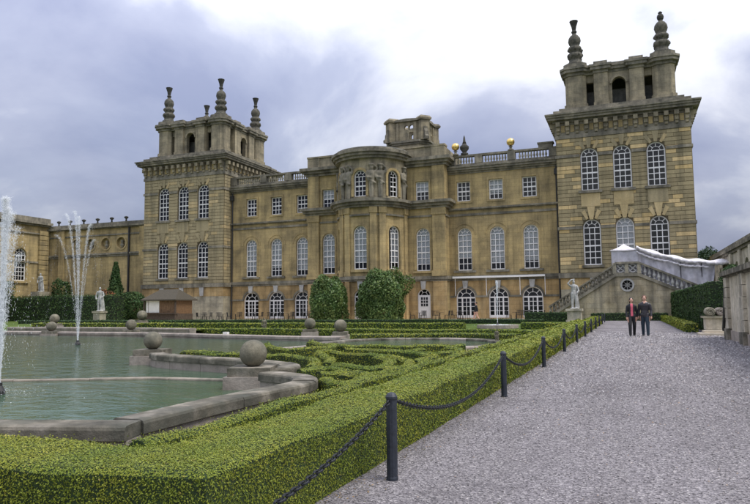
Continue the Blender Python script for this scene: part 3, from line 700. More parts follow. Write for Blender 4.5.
# carved herm figures on the bow's attic
def herm():
    pr = [cap((0, 0, .0), (0, 0, 1.7), .26, .36, fl=.8), cap((0, 0, 1.7), (0, 0, 2.7), .36, .48, fl=.8), cap((-.42, 0, 2.9), (.42, 0, 2.9), .24, .24), ell((0, -.08, 3.45), (.25, .27, .33)), cap((0, 0, 3.0), (0, 0, 3.3), .16, .14),
          cap((-.55, 0, 2.9), (-.62, -.12, 2.3), .17, .14), cap((-.62, -.12, 2.3), (-.12, -.42, 2.2), .14, .11), cap((.55, 0, 2.9), (.66, -.05, 3.4), .17, .14), cap((.66, -.05, 3.4), (.3, -.15, 3.75), .14, .11),
          ell((0, -.1, 3.78), (.42, .34, .16)), cap((-.4, -.2, 2.0), (.42, -.25, 1.6), .16, .14), cap((0, -.25, 1.6), (.05, -.2, .5), .14, .08)]
    return pr
hm = None
for a in (-82, -34, -20, 20, 34, 82):
    t = R(a); p = (X0+(BR-.02)*math.sin(t), BY-(BR-.02)*math.cos(t), 13.3)
    if hm is None: hm = fuse('carved_figure', herm(), .09, ['stone_trim'], None, p, t, .93, pal, 3); hm_rot = t
    else:
        o = link('carved_figure', hm.data, p, pal); o.rotation_euler.z = t-hm_rot

# roof lantern
lx, ly = X0+.25, 82.0
def lantern():
    LH = 2.75
    q8 = [(a*LH, b*LH) for a, b in ((-.62, -1), (.62, -1), (1, -.62), (1, .62), (.62, 1), (-.62, 1), (-1, .62), (-1, -.62))]
    m = MB(); m.prism([(lx+a, ly+b) for a, b in q8], 17.5, 22.75); base = m.build('lantern_base', 'stone_weathered', pal)
    m = MB(); m.prism([(lx+a*1.06, ly+b*1.06) for a, b in q8], 22.75, 23.0); m.prism([(lx+a*1.13, ly+b*1.13) for a, b in q8], 23.0, 23.25); m.build('lantern_cornice', 'stone_trim', base)
    e_ = LH*.9
    for pl in (Plane((lx, ly-e_, 0), (1, 0, 0), (0, -1, 0)), Plane((lx+e_, ly, 0), (0, 1, 0), (1, 0, 0)), Plane((lx, ly+e_, 0), (-1, 0, 0), (0, 1, 0)), Plane((lx-e_, ly, 0), (0, -1, 0), (-1, 0, 0))):
        m = MB(); hs = [aloop(-.1, 24.85, 25.45, .26), aloop(.62, 23.5, 24.5, .27, False), aloop(.62, 24.8, 25.5, .27)]
        m.panel(pl, -1.9, 1.9, 23.25, 25.95, hs, .4, 0); m.panel(pl, -1.9, 1.9, 23.25, 25.95, hs, .001, -.4); m.pbox(pl, -1.45, -1.1, -.02, .16, 23.25, 25.8); m.pbox(pl, 1.05, 1.4, -.02, .16, 23.25, 25.8)
        m.build('lantern_wall', 'stone_weathered', base)
        m = MB(); m.pprism(pl, [(-2.3, 25.95), (2.3, 25.95), (2.3, 26.15), (1.2, 26.25), (0, 26.33), (-1.2, 26.25), (-2.3, 26.15)], -.55, .3); m.build('lantern_cornice', 'stone_trim', base)
    for sx in (-1, 1):
        for sy in (-1, 1):
            px, py = lx+sx*2.2, ly+sy*2.2
            m = MB(); m.frust(px, py, 23.25, 25.95, .62, .62, 4, 0); m.frust(px, py, 25.95, 26.2, .8, .85, 4, 0); m.frust(px, py, 26.2, 26.5, .85, .65, 4, 0); pr = m.build('lantern_pier', 'stone_weathered', base)
            d = Vector((sx, sy, 0)).normalized(); s_ = Vector((-d.y, d.x, 0)); o = Vector((px, py, 0))
            pf = [(.45, 23.25), (1.15, 23.25), (1.2, 23.6), (.95, 23.85), (.92, 24.3), (.72, 24.7), (.76, 25.0), (.45, 25.1)]
            m = MB(); pl = Plane(o, d, s_); m.pprism(pl, pf, -.24, .24); m.build('scroll_buttress', 'stone_trim', base)
lantern()

# gilded balls, urn and chimney pots on the parapet
def gold_ball(p, label):
    t = thing('gilded_ball', label, 'finial', p, 'gilded balls on the palace parapet')
    x, y, z = p
    MB().lathe(x, y, [(.34, z), (.34, z+.14), (.16, z+.22), (.13, z+.4), (.24, z+.5), (.1, z+.56)], 12).build('stand', 'stone_trim', t, True)
    r = .43; MB().lathe(x, y, [(r*math.sin(a)+.01, z+.56+r-r*math.cos(a)) for a in [math.pi*i/12 for i in range(13)]], 18).build('ball', 'gold', t, True)
gold_ball((-17.35, 69.3, 18.222), 'gilded ball finial on the parapet nearest the roof lantern')
gold_ball((-11.25, 69.6, 18.222), 'gilded ball finial on the parapet nearest the right tower')
t = thing('stone_urn', 'pointed stone urn finial on the parapet between the two gilded balls', 'urn', (-16.4, 69.6, 18.222))
MB().lathe(-16.4, 69.6, [(.42, 18.222), (.42, 18.45), (.2, 18.55), (.5, 18.95), (.52, 19.2), (.3, 19.4), (.18, 19.6)], 14).build('bowl', 'stone_dark', t, True)
MB().lathe(-16.4, 69.6, [(.24, 19.6), (.15, 19.8), (.1, 20.25), (.03, 20.5)], 10).build('flame', 'stone_dark', t, True)
def chimney(p, label):
    x, y, z = p; t = thing('chimney_block', label, 'chimney', p)
    MB().box(x-.75, x+.75, y-.4, y+.4, z, z+.55).build('stack', 'stone_trim', t); MB().box(x-.85, x+.85, y-.5, y+.5, z+.55, z+.7).build('cap', 'stone_trim', t)
chimney((-7.6, 70.3, 18.221), 'low stone block on the parapet beside the right tower')

# ------------------------------------------------------------------ side wing on the left
sw = thing('side_wing', 'long low honey stone wing with round niches left of the far tower', 'building', (-72, 71, 0))
pb = Plane((-69.6, 70.4, 0), (1, 0, 0), (0, -1, 0)); hb = 9.9
mm = MB(); circ = [[(cx+.8*math.cos(2*math.pi*i/16), 10.75+.8*math.sin(2*math.pi*i/16)) for i in range(16)] for cx in (-4.7, -1.9, .9, 3.7)]
mm.panel(pb, -hb, hb, 0, 12.9, circ, .35); mm.build('wall', 'stone_ashlar', sw)
for c_ in circ:
    cx = sum(p[0] for p in c_)/16; q = MB()
    hood(q, pb, cx, 10.75, .8, 1.02, 0, .08, 10); k = len(q.v); q.v += [(a, b, 2*10.75-c) for a, b, c in q.v[:k]]; q.f += [tuple(i+k for i in f) for f in q.f]
    q.build('niche_surround', 'stone_ashlar', sw)
    b_ = [pb.pt(cx+.4*math.cos(2*math.pi*i/10), -.05, 10.75) for i in range(10)]
    p = pb.pt(cx, -.22, 10.2); MB().lathe(p[0], p[1], [(.16, 10.05), (.12, 10.2), (.3, 10.4), (.3, 10.55), (.12, 10.7), (.2, 10.85), (.22, 11.05), (.12, 11.2)], 10).build('bust', 'stone_trim', sw, True)
MB().pbox(pb, -hb, hb, -.6, -.36, 0, 12.9).build('wall_back', 'stone_ashlar', sw)
q = MB(); cornice(q, pb, -hb, hb, [(.12, 8.9, 9.15), (.25, 9.15, 9.4), (.1, 11.9, 12.1), (.25, 12.9, 13.05), (.5, 13.05, 13.3), (.2, 13.3, 13.75)], False); q.build('cornice', 'stone_trim', sw)
for u in (-7.2, 7.6): MB().pbox(pb, u-.5, u+.5, 0, .3, 0, 12.9).build('pilaster', 'stone_ashlar', sw)
MB().pbox(pb, 5.1, 5.3, .05, .25, .1, 12.9).build('drainpipe', 'lead_pipe', sw)
ps = Plane((-79.5, 60, 0), (0, 1, 0), (1, 0, 0))
u_ = 65.6-60
mm = MB().panel(ps, -16, 10.4, 0, 13.6, [aloop(u_, 5.6, 10.2, .98), aloop(u_-6.2, 5.6, 10.2, .98)], .5); mm.build('return_wall', 'stone_ashlar', sw)
for k in (0, 6.2):
    window(sw, ps, u_-k, 5.6, 10.2, .98, True, 4, 6); q = MB(); hood(q, ps, u_-k, 9.22, .98, 1.3, 0, .1, 12, 3.6); q.pbox(ps, u_-k-1.4, u_-k+1.4, 0, .25, 5.3, 5.59); q.build('surround', 'stone_ashlar', sw)
lining('room_shadow', sw, -92, -80.4, 42, 70, .1, 13.5)
q = MB(); cornice(q, ps, -16, 10.4, [(.12, 8.2, 8.45), (.2, 12.4, 12.6), (.35, 13.6, 13.85), (.7, 13.85, 14.2), (.2, 14.2, 14.85)], False); q.build('cornice', 'stone_trim', sw)
for u in (2.0, 9.3):
    q = MB()
    for k in range(18): q.pbox(ps, u-.8, u+.8, 0, .3, .1+k*.72, .1+k*.72+.64)
    q.build('rusticated_pilaster', 'stone_ashlar', sw)
MB().box(-95, -79.9, 44.2, 70.3, 13.6, 14.0).build('roof', 'stone_roof', sw)
MB().pbox(pb, -hb, hb, -8, -.61, 12.3, 12.85).build('roof', 'stone_roof', sw)
MB().box(-95, -79.51, 43.9, 44.2, 0, 13.6).build('end_wall', 'stone_ashlar', sw)
MB().pbox(pb, -hb, hb, -9, -8, 0, 12.85).build('rear_wall', 'stone_ashlar', sw)
for i, u in enumerate((-8.2, -6.0, -3.4, -.8, 1.8, 4.4)):
    p = pb.pt(u, -.1, 13.751); o = MB().lathe(p[0], p[1], [(.16, 13.751), (.12, 13.9), (.1, 14.1), (.28, 14.25), (.3, 14.4), (.1, 14.5)], 10).build('roof_vase', 'stone_dark', None, True)
    tag(o, 'small dark vase standing on the parapet of the low side wing', 'vase', 'small vases along the side wing parapet')

# ------------------------------------------------------------------ staircase before the right tower
SY = 60.0
st = thing('garden_staircase', 'double stone garden staircase with pierced balustrade and round window below tower', 'staircase', (0, SY, 0))
pst = Plane((0, SY, 0), (1, 0, 0), (0, -1, 0))
prof = [(-6.7, 0), (6.6, 0), (6.6, 1.2), (.95, 3.8), (-.95, 3.8), (-6.7, .15)]
hole = [(.42*math.cos(2*math.pi*i/18), 3.05+.42*math.sin(2*math.pi*i/18)) for i in range(18)]
m = MB(); flat = prof+hole; tr = tessellate_polygon([[Vector((a, b, 0)) for a, b in prof], [Vector((a, b, 0)) for a, b in hole]])
m.add([pst.pt(u, 0, z) for u, z in flat], tr); k = len(hole); m.add([pst.pt(u, 0, z) for u, z in hole]+[pst.pt(u, -.4, z) for u, z in hole], [(i, (i+1) % k, k+(i+1) % k, k+i) for i in range(k)])
m.pprism(pst, prof, -2.6, -.45); m.build('stair_wall', 'stone_stair', st)
q = MB()
for i in range(18):
    a, b = 2*math.pi*i/18, 2*math.pi*(i+1)/18
    q.pprism(pst, [(r_*math.cos(t_), 3.05+r_*math.sin(t_)) for r_, t_ in ((.42, a), (.58, a), (.58, b), (.42, b))], -.05, .08)
ri = q.build('round_window', 'stone_key', st)
MB().add([pst.pt(u, -.3, z) for u, z in hole], [tuple(range(k))]).build('pane', 'interior', ri)
q = MB()
for i in range(4): t = math.pi*i/4; q.tube([pst.pt(.42*math.cos(t), -.2, 3.05+.42*math.sin(t)), pst.pt(-.42*math.cos(t), -.2, 3.05-.42*math.sin(t))], .03, 6)
q.tube([pst.pt(.18*math.cos(R(30*i)), -.2, 3.05+.18*math.sin(R(30*i))) for i in range(13)], .03, 6); q.build('tracery', 'stone_key', ri)
def slope(p0, p1, dz0, dz1, n0, n1, mb): mb.pprism(pst, [(p0[0], p0[1]+dz0), (p1[0], p1[1]+dz0), (p1[0], p1[1]+dz1), (p0[0], p0[1]+dz1)], n0, n1)
SEG = [((-6.7, .15), (-.95, 3.8)), ((-.95, 3.8), (.95, 3.8)), ((.95, 3.8), (6.6, 1.2))]
q = MB()
for a, b in SEG: slope(a, b, 0, .28, -.5, .15, q)
q.build('string_coping', 'stone_trim', st)
q = MB()
for a, b in SEG[1:]: slope(a, b, 1.1, 1.28, -.35, .1, q)
slope(*SEG[0], 1.0, 1.14, -.3, .08, q); q.build('handrail', 'stone_trim', st)
q = MB()
for a, b in SEG[2:]:
    n = 16
    for i in range(n):
        u = a[0]+(b[0]-a[0])*(i+.5)/n; z = a[1]+(b[1]-a[1])*(i+.5)/n; p = pst.pt(u, -.12, z+.25); q.lathe(p[0], p[1], [(r_*1.15, p[2]+zz*1.03) for r_, zz in BAL], 7)
tag(q.build('balusters', 'stone_key', st), kind='stuff')
for a, b in SEG[1:2]:
    for cx in (-.5, .5):
        q = MB(); q.tube([pst.pt(cx+.34*math.cos(R(24*i)), -.1, 4.5+.34*math.sin(R(24*i))) for i in range(16)], .07, 6); q.tube([pst.pt(cx-.38, -.1, 4.15), pst.pt(cx+.38, -.1, 4.85)], .06, 6); q.tube([pst.pt(cx-.38, -.1, 4.85), pst.pt(cx+.38, -.1, 4.15)], .06, 6)
        q.build('pierced_panel', 'stone_key', st)
for u, z in ((-1.0, 3.8), (0, 3.8), (1.0, 3.8), (6.5, 1.25)): MB().pbox(pst, u-.14, u+.14, -.32, .06, z+.25, z+1.2).build('newel', 'stone_pale', st)
a, b = SEG[0]; q = MB()
for i in range(19):
    u = a[0]+(b[0]-a[0])*(i+.5)/19; z = a[1]+(b[1]-a[1])*(i+.5)/19; p = pst.pt(u, -.12, z+.2); q.lathe(p[0], p[1], [(r_*1.2, p[2]+zz*1.0) for r_, zz in BAL], 7); p = pst.pt(u+.1, -2.4, z+.2); q.lathe(p[0], p[1], [(r_*1.2, p[2]+zz*1.0) for r_, zz in BAL], 7)
tag(q.build('balusters', 'stone_trim', st), kind='stuff')
q = MB(); slope(a, b, 0, .3, -2.6, -2.2, q); slope(a, b, 1.0, 1.14, -2.56, -2.24, q); q.build('rear_handrail', 'stone_trim', st)
for side, (a, b) in ((0, SEG[0]), (1, SEG[2])):
    q = MB(); n = 22
    for i in range(n):
        ua, ub = a[0]+(b[0]-a[0])*i/n, a[0]+(b[0]-a[0])*(i+1)/n; z = max(a[1]+(b[1]-a[1])*i/n, a[1]+(b[1]-a[1])*(i+1)/n)
        q.pbox(pst, min(ua, ub), max(ua, ub), -2.55, -.51, 0, z)
    tag(q.build('steps', 'stone_pale', st), kind='stuff')
MB().box(-1.6, 1.6, SY+2.6, DF-.06, 0, 3.9).build('landing', 'stone_pale', st)
MB().box(-6.7, -1.6, SY+2.2, SY+2.6, 0, .5).build('rear_string', 'stone_pale', st)

# white sheeting over the stair
def tarp():
    t = thing('tarpaulin_cover', 'white plastic sheeting tunnel stretched over the right hand flight of steps', 'tarpaulin', (2, SY+1.3, 3.8))
    def grid(nu, nv, fn, name):
        V = [fn(i/(nu-1), k/(nv-1)) for i in range(nu) for k in range(nv)]
        MB().add(V, [(i*nv+k, (i+1)*nv+k, (i+1)*nv+k+1, i*nv+k+1) for i in range(nu-1) for k in range(nv-1)]).build(name, 'tarp' if name == 'roof_sheet' else 'tarp_sheet', t, True)
    y0, y1 = SY+.34, SY+2.4; x0, x1 = -1.2, .95
    # tent over the landing: four side sheets and a pyramid roof
    def wob(a, b): return .025*math.sin(9*a+3*b)+.02*math.sin(17*a+5*b+1)
    grid(24, 10, lambda a, b: (x0+(x1-x0)*a, y0+wob(a, b), 4.15+2.07*b-.05*math.sin(math.pi*a)*b), 'side_sheet')
    grid(20, 10, lambda a, b: (x0+wob(a, b), y0+(y1-y0)*a, 5.0+1.22*b), 'side_sheet')
    grid(20, 10, lambda a, b: (x0+(x1-x0)*a, y1+wob(a, b), 4.4+1.82*b), 'side_sheet')
    ap = (-.15, (y0+y1)/2, 6.78); C4 = [(x0-.14, y0-.14), (x1+.1, y0-.14), (x1+.1, y1+.1), (x0-.14, y1+.1)]
    for k in range(4):
        a_, b_ = C4[k], C4[(k+1) % 4]
        grid(14, 10, lambda u, v: (a_[0]+(b_[0]-a_[0])*u+(ap[0]-a_[0]-(b_[0]-a_[0])*u)*v, a_[1]+(b_[1]-a_[1])*u+(ap[1]-a_[1]-(b_[1]-a_[1])*u)*v, 6.14-.05*math.sin(math.pi*u)*(1-v)+(ap[2]-6.14)*v-.09*math.sin(math.pi*v)), 'roof_sheet')
    # long sheet going down the flight and across to the orangery
    def top(x): s_ = min(1, max(0, (x-.9)/6.2)); return 6.25-1.5*(1-(1-s_)**1.8)
    def bot(x):
        b_ = max(1.6, 4.15-(x-.9)*.47)
        return b_ if x < 5.4 else b_+(top(x)-.12-b_)*(1-math.sqrt(max(0, 1-((x-5.4)/1.5)**2)))
    X1 = 6.9
    def front(a, b):
        x = .9+(X1-.9)*a; f = .09*math.sin(13*a+2.2*b)+.08*math.sin(37*a-3*b+2*math.sin(5*a))+.055*math.sin(71*a+6*b); sw_ = .12*math.sin(math.pi*b)
        return (x+.25*b*0, y0+.12*b+f*(.35+.65*(1-b))+sw_*.5, bot(x)+(top(x)-bot(x))*b-.05*math.sin(19*a)**2*b)
    grid(120, 14, front, 'hanging_sheet')
    grid(90, 10, lambda a, b: (.9+(8.2-.9)*a, y0+.1+(y1-y0-.1)*b, top(.9+7.3*a)+.34*math.sin(math.pi*b)-.07*math.sin(26*a)*math.sin(math.pi*b)), 'roof_sheet')
    grid(60, 8, lambda a, b: (.9+(X1-.9)*a, y1+.04*math.sin(20*a), bot(.9+6*a)+(top(.9+6*a)-bot(.9+6*a))*b), 'hanging_sheet')
    rr = random.Random(2)
    for dz, dy, r, xe in ((.06, -.1, .15, 8.3), (-.33, -.07, .085, 6.4)):
        P = []; RR = []
        for i in range(70):
            x = .85+(xe-.85)*i/69; P.append((x, y0+dy+.03*math.sin(i*.8), top(x)+dz-.10*abs(math.sin((x-.9)*1.25))+.02*math.sin(i*1.3))); RR.append(r*(.62+.42*abs(math.sin((x-.9)*1.25))+.16*math.sin(i*2.1)+.12*rr.random()))
        MB().tube(P, RR, 9).build('rolled_edge', 'tarp', t, True)
    for x in (.95, 2.6, 4.3, 5.9): MB().tube([(x, y0+.14, bot(x)-1.0), (x, y0+.16, top(x)-.05)], .03, 6).build('scaffold_pole', 'iron', t)
tarp()

# ------------------------------------------------------------------ right hand side: orangery, wall, scroll
og = thing('orangery', 'pale stone orangery with sloping roofline and round arches at the right edge', 'building', (10, 60, 0))
po = Plane((7.9, 60, 0), (0, -1, 0), (-1, 0, 0))
ops = [aloop(u, .3, 4.6, 1.15) for u in (-9.5, -5, -.5, 4, 8.5, 13, 17.5)]
MB().panel(po, -12, 22, 0, 5.5, ops, .5).build('wall', 'stone_wall', og)
for u in (-9.5, -5, -.5, 4, 8.5, 13, 17.5): window(og, po, u, .3, 4.6, 1.15, True, 4, 6)
q = MB(); cornice(q, po, -12, 22, [(.15, 5.3, 5.5), (.3, 5.5, 5.75), (.1, 5.75, 6.05)], False); q.build('cornice', 'stone_trim', og)
for u in (-11.5, -7.25, -2.75, 1.75, 6.25, 10.75, 15.25, 19.75): MB().pbox(po, u-.45, u+.45, 0, .18, 0, 5.3).build('pilaster', 'stone_wall', og)
lining('room_shadow', og, 8.9, 14, 38.5, 71.5, .1, 5.3)
MB().box(8.0, 15, 38, 72, 5.5, 5.9).build('roof', 'stone_roof', og); MB().box(7.91, 15, 71.6, 72, 0, 5.5).build('end_wall', 'stone_wall', og); MB().box(7.91, 15, 37.7, 38, 0, 5.5).build('end_wall', 'stone_wall', og)

gw = thing('garden_wall', 'weathered stone garden wall with coping and block pilasters at the right edge', 'wall', (3.7, 22, 0))
pw = Plane((3.5, 22, 0), (0, -1, 0), (-1, 0, 0))
MB().pbox(pw, -5.6, 14, -.6, 0, 0, 2.3).build('wall_face', 'stone_wall', gw)
q = MB()
for k, (o, za, zb) in enumerate(((.08, 2.3, 2.36), (.2, 2.36, 2.5), (.12, 2.5, 2.56))): q.pbox(pw, -5.6-o, 14, -.65, o, za, zb+.001)
q.build('coping', 'stone_kerb', gw)
for c_ in (-5.15, -1.6, 1.9, 5.4, 9):
    for k in range(5):
        z = .42+k*.378; MB().pbox(pw, c_-.34, c_+.34, -.02, .1+.012*((k*7) % 3), z, z+.36).build('stone_block', 'stone_wall', gw)
    MB().pbox(pw, c_-.42, c_+.42, -.02, .17, 0, .40).build('plinth_stone', 'stone_kerb', gw)
for i in range(9):
    a = -5.6+i*2.17; MB().pbox(pw, a+.012, a+2.158, -.02, .05, 0.0, .36).build('plinth_stone', 'stone_plinth', gw)
# ramped end of the wall
q = MB(); rp_ = [(-5.6, 0), (-6.9, 0), (-6.9, .25), (-6.5, .7), (-6.15, 1.3), (-5.85, 1.9), (-5.6, 2.2)]
q.pprism(pw, rp_, -.5, -.03); q.build('ramped_end', 'stone_wall', gw)
q = MB(); rr = rp_[2:]
for i in range(len(rr)-1):
    (a, b), (c, d) = rr[i], rr[i+1]; q.pprism(pw, [(a, b), (c, d), (c-.14, d+.1), (a-.14, b+.1)], -.6, .06)
q.build('ramp_coping', 'stone_dark', gw)

sc_ = thing('carved_scroll', 'carved stone scroll ornament on a block beside the clipped yew hedge', 'sculpture', (3.45, 31.6, 0))
MB().box(3.1, 3.85, 31.2, 32.2, .22, .72).build('pedestal', 'stone_wall', sc_)
MB().box(3.0, 3.95, 31.1, 32.3, .72, .80).build('pedestal_cap', 'stone_pale', sc_)
q = MB()
def volute(cx, cz, y0, y1, r, mb):
    n = 20; vs = [(cx+r*math.cos(2*math.pi*i/n), y, cz+r*math.sin(2*math.pi*i/n)) for y in (y0, y1) for i in range(n)]
    mb.add(vs, [(i, (i+1) % n, n+(i+1) % n, n+i) for i in range(n)]+[tuple(range(n)), tuple(range(n, 2*n))])
    mb.tube([(cx+r*(1-.75*i/30)*.9*math.cos(i*.42), y0-.02, cz+r*(1-.75*i/30)*.9*math.sin(i*.42)) for i in range(31)], .035, 6)
volute(3.30, .99, 31.25, 32.1, .19, q); q.build('volute', 'stone_pale', sc_, False)
q = MB(); volute(3.70, .99, 31.3, 32.1, .18, q); q.build('volute', 'stone_plinth', sc_, False)
o = MB().box(2.75, 3.9, 30.2, 31.5, 0.004, .1); o.box(2.95, 3.9, 30.5, 31.5, .1, .2); tag(o.build('stone_step', 'slab_pale'), 'pale stone double step in front of the carved scroll', 'step')

# ------------------------------------------------------------------ hedges
def smooth_line(P, step):
    P = [Vector((a, b)) for a, b in P]; Q = []
    n = len(P)
    for i in range(n-1):
        p0, p1, p2, p3 = P[max(i-1, 0)], P[i], P[i+1], P[min(i+2, n-1)]; k = max(2, int((p2-p1).length/step))
        for j in range(k):
            t = j/k; Q.append(.5*((2*p1)+(p2-p0)*t+(2*p0-5*p1+4*p2-p3)*t*t+(3*p1-p0-3*p2+p3)*t**3))
    Q.append(P[-1]); return Q
def straight_line(P, step):
    P = [Vector((a, b)) for a, b in P]; Q = []
    for i in range(len(P)-1):
        k = max(1, int((P[i+1]-P[i]).length/step)); Q += [P[i].lerp(P[i+1], j/k) for j in range(k)]
    Q.append(P[-1]); return Q
LEAFC = {'n': 0}
def leaf_quads(pos, nrm, size, spread=.42, asp=.58):
    n = len(pos)
    nr = nrm+rng.normal(0, 1, (n, 3))*spread; nr /= np.linalg.norm(nr, axis=1)[:, None]
    a = rng.normal(size=(n, 3)); a -= nr*(a*nr).sum(1)[:, None]; a /= np.linalg.norm(a, axis=1)[:, None]; b = np.cross(nr, a)
    s = size[:, None]*rng.uniform(.65, 1.35, (n, 1))
    V = np.stack([pos-a*s*.5, pos+b*s*.5*asp+nr*s*.06, pos+a*s*.5, pos-b*s*.5*asp+nr*s*.06], 1)
    LEAFC['n'] += n
    return V.reshape(-1, 3)
def hedge(name, label, line, width, height, z0=0, mat='leaf_box', core='hedge_core', cat='hedge', group=None, curved=True, cov=1.5, lsz=(.02, .0032), step=.3, rnd=.03, rag=.008, side=.8):
    Q = smooth_line(line, step) if curved else straight_line(line, step); n = len(Q)
    wd = width if callable(width) else (lambda s: width)
    nor = []
    for i in range(n):
        d0 = (Q[i]-Q[i-1]).normalized() if i else None; d1 = (Q[i+1]-Q[i]).normalized() if i < n-1 else None
        d = ((d0 or d1)+(d1 or d0)).normalized(); nv = Vector((-d.y, d.x)); k = 1/max(.5, nv.dot(Vector((-(d1 or d0).y, (d1 or d0).x)))); nor.append(nv*k)
    m = MB(); vs = []; prof0 = lambda w: [(-w/2, 0), (-w/2*1.0, height-rnd), (-w/2+rnd, height), (0, height+.006), (w/2-rnd, height), (w/2, height-rnd), (w/2, 0)]
    K = 7; ws = []
    for i, p in enumerate(Q):
        w_ = wd(i/(n-1)); ws.append(w_)
        jz = .016*math.sin(i*.9+len(label))+.008*math.sin(i*2.3); jw = 1+.02*math.sin(i*1.3+1)
        vs += [(p.x+nor[i].x*u*jw*.96, p.y+nor[i].y*u*jw*.96, z0+(z*.985+(jz if z > .1 else 0))) for u, z in prof0(w_)]
    fs = [(i*K+j, i*K+j+1, (i+1)*K+j+1, (i+1)*K+j) for i in range(n-1) for j in range(K-1)]+[tuple(range(K)), tuple(range((n-1)*K, n*K))]
    m.add(vs, fs); o = m.build(name, core); tag(o, label, cat, group)
    # leaves on every core face, size growing with distance from the viewer
    A = np.array(vs); P = []; NR = []; S = []
    faces = fs[:-2]
    extra = [[(0, 1, 5, 6)], ]
    quads = [f for f in faces]+[(0, 1, 5, 6), ((n-1)*K, (n-1)*K+1, (n-1)*K+5, (n-1)*K+6)]
    cent = A.mean(0)
    for f in quads:
        a, b, c, d = A[f[0]], A[f[1]], A[f[2]], A[f[3]]
        nn = np.cross(b-a, d-a); ar = np.linalg.norm(nn)
        if ar < 1e-6: continue
        nn = nn/ar; mid = (a+b+c+d)/4; dist = np.linalg.norm(mid-np.array(CAM)); s = max(lsz[0], lsz[1]*dist)
        i = min(f)//K; ctr = np.array([Q[min(i, n-1)].x, Q[min(i, n-1)].y, z0+height*.4])
        if np.dot(nn, mid-ctr) < 0: nn = -nn
        cnt = cov*(1 if nn[2] > .6 else side)*ar/(.29*s*s); cnt = int(cnt)+(rng.random() < cnt-int(cnt))  # sparser side leaves let the dark core show, so sides look shaded
        if cnt < 1: continue
        uv = rng.random((cnt, 2)); u_, v_ = uv[:, :1], uv[:, 1:]
        P.append((a*(1-u_)+b*u_)*(1-v_)+(d*(1-u_)+c*u_)*v_+nn*rng.normal(0, rag, (cnt, 1))*max(1, s/.04)); NR.append(np.repeat(nn[None], cnt, 0)); S.append(np.full(cnt, s))
    P = np.concatenate(P); NR = np.concatenate(NR); S = np.concatenate(S)
    sh_ = rng.random(len(P)) < .02; P[sh_] += NR[sh_]*(rng.random((sh_.sum(), 1))*.035+.006); NR[sh_] = rng.normal(size=(sh_.sum(), 3)); NR /= np.linalg.norm(NR, axis=1)[:, None]
    P[:, 2] = np.maximum(P[:, 2], z0+.012)
    V = leaf_quads(P, NR, S, np.where(NR[:, 2:] > .6, .2, .36)); c = np.array(o.location); me = numpy_mesh('leaves', V-c, 4, mat)
    lf = link('leaves', me, o.location, o); lf['kind'] = 'stuff'
    return o
# main L-shaped hedge along the path
hedge('box_hedge', 'broad clipped box hedge turning the corner beside the gravel path and iron posts', [(-9.5, 2.02), (-5.0, 2.75), (-3.4, 2.98), (-2.36, 3.10), (-2.31, 7), (-2.25, 14), (-2.17, 30), (-2.15, 50)], lambda s: .62 if s < .10 else .66, .48, curved=False, cov=1.9, lsz=(.0120, .0026), side=.6)
hedge('box_hedge', 'thin low box hedge running just inside the broad path hedge', [(-2.92, 3.3), (-2.87, 9), (-2.82, 16), (-2.75, 30), (-2.72, 40)], .14, .49, curved=False, cov=1.6, lsz=(.0125, .0026), side=.6)
c5 = None
BED = .06
PT = {
 'scrolling box hedge curving round the rounded end of the pond kerb': [(-8.2, 11.2), (-7.2, 11.15), (-6.4, 11.1), (-5.6, 10.7), (-4.95, 9.85), (-4.6, 8.95)],
 'short box hedge band running inward from the pond corner': [(-4.55, 8.5), (-4.3, 8.85), (-4.05, 8.8), (-3.8, 8.6)],
 'short curl of box hedge touching the outer corner of the pond wall': [(-4.12, 8.25), (-4.0, 8.4), (-3.8, 8.58)],
 'tight round box hedge curl nearest the pond corner': [(-3.56, 7.85), (-3.62, 8.28), (-3.46, 8.36), (-3.28, 7.98), (-3.32, 7.62)],
 'nearest box hedge strip of the knot garden beside the thin hedge': [(-3.62, 7.45), (-3.42, 7.25), (-3.24, 7.4), (-3.26, 8.2), (-3.28, 9.0)],
 'hooked box hedge scroll in the middle of the knot garden': [(-4.48, 9.63), (-4.09, 9.25), (-3.71, 9.22), (-3.64, 9.78), (-3.89, 10.6), (-4.32, 11.0)],
 'c-shaped box hedge scroll behind the pond end': [(-5.9, 12.5), (-6.1, 12.3), (-5.73, 11.6), (-5.0, 10.5), (-4.73, 9.8)],
 'gently waving box hedge across the knot garden': [(-5.7, 12.1), (-5.02, 11.75), (-4.65, 11.55), (-4.3, 11.42), (-3.95, 11.3)],
 'zigzag box hedge scroll toward the back of the knot garden': [(-5.8, 12.9), (-5.36, 13.2), (-4.85, 12.65), (-4.45, 12.95), (-4.2, 13.5)],
 'outer box hedge arm at the left of the knot garden': [(-8.7, 14.5), (-7.8, 13.2), (-7.0, 12.85), (-6.7, 13.4), (-6.7, 14.3)],
 'looped box hedge scroll beside the thin inner hedge': [(-3.36, 8.8), (-3.26, 9.3), (-3.36, 10.05), (-3.73, 10.85), (-4.2, 11.2)],
 'flattened box hedge loop beyond the looped scroll': [(-3.46, 10.6), (-3.34, 11.2), (-3.4, 11.67), (-3.75, 12.1), (-4.29, 12.4)],
 'small box hedge crook near the round basin': [(-3.94, 12.6), (-3.5, 12.3), (-3.34, 13.0), (-3.42, 13.6), (-3.75, 13.8)],
 'curved box hedge edging the round basin on its near side': [(-8.0, 15.5), (-7.0, 14.6), (-5.8, 14.3), (-4.5, 14.6), (-3.7, 15.2)],
}
for lab, ln in PT.items():
    hedge('knot_hedge', lab, ln, .18, .43-BED, BED, cov=1.7, side=.34, rag=.005, lsz=(.016, .0022), step=.16, group='scrolls of the knot garden')
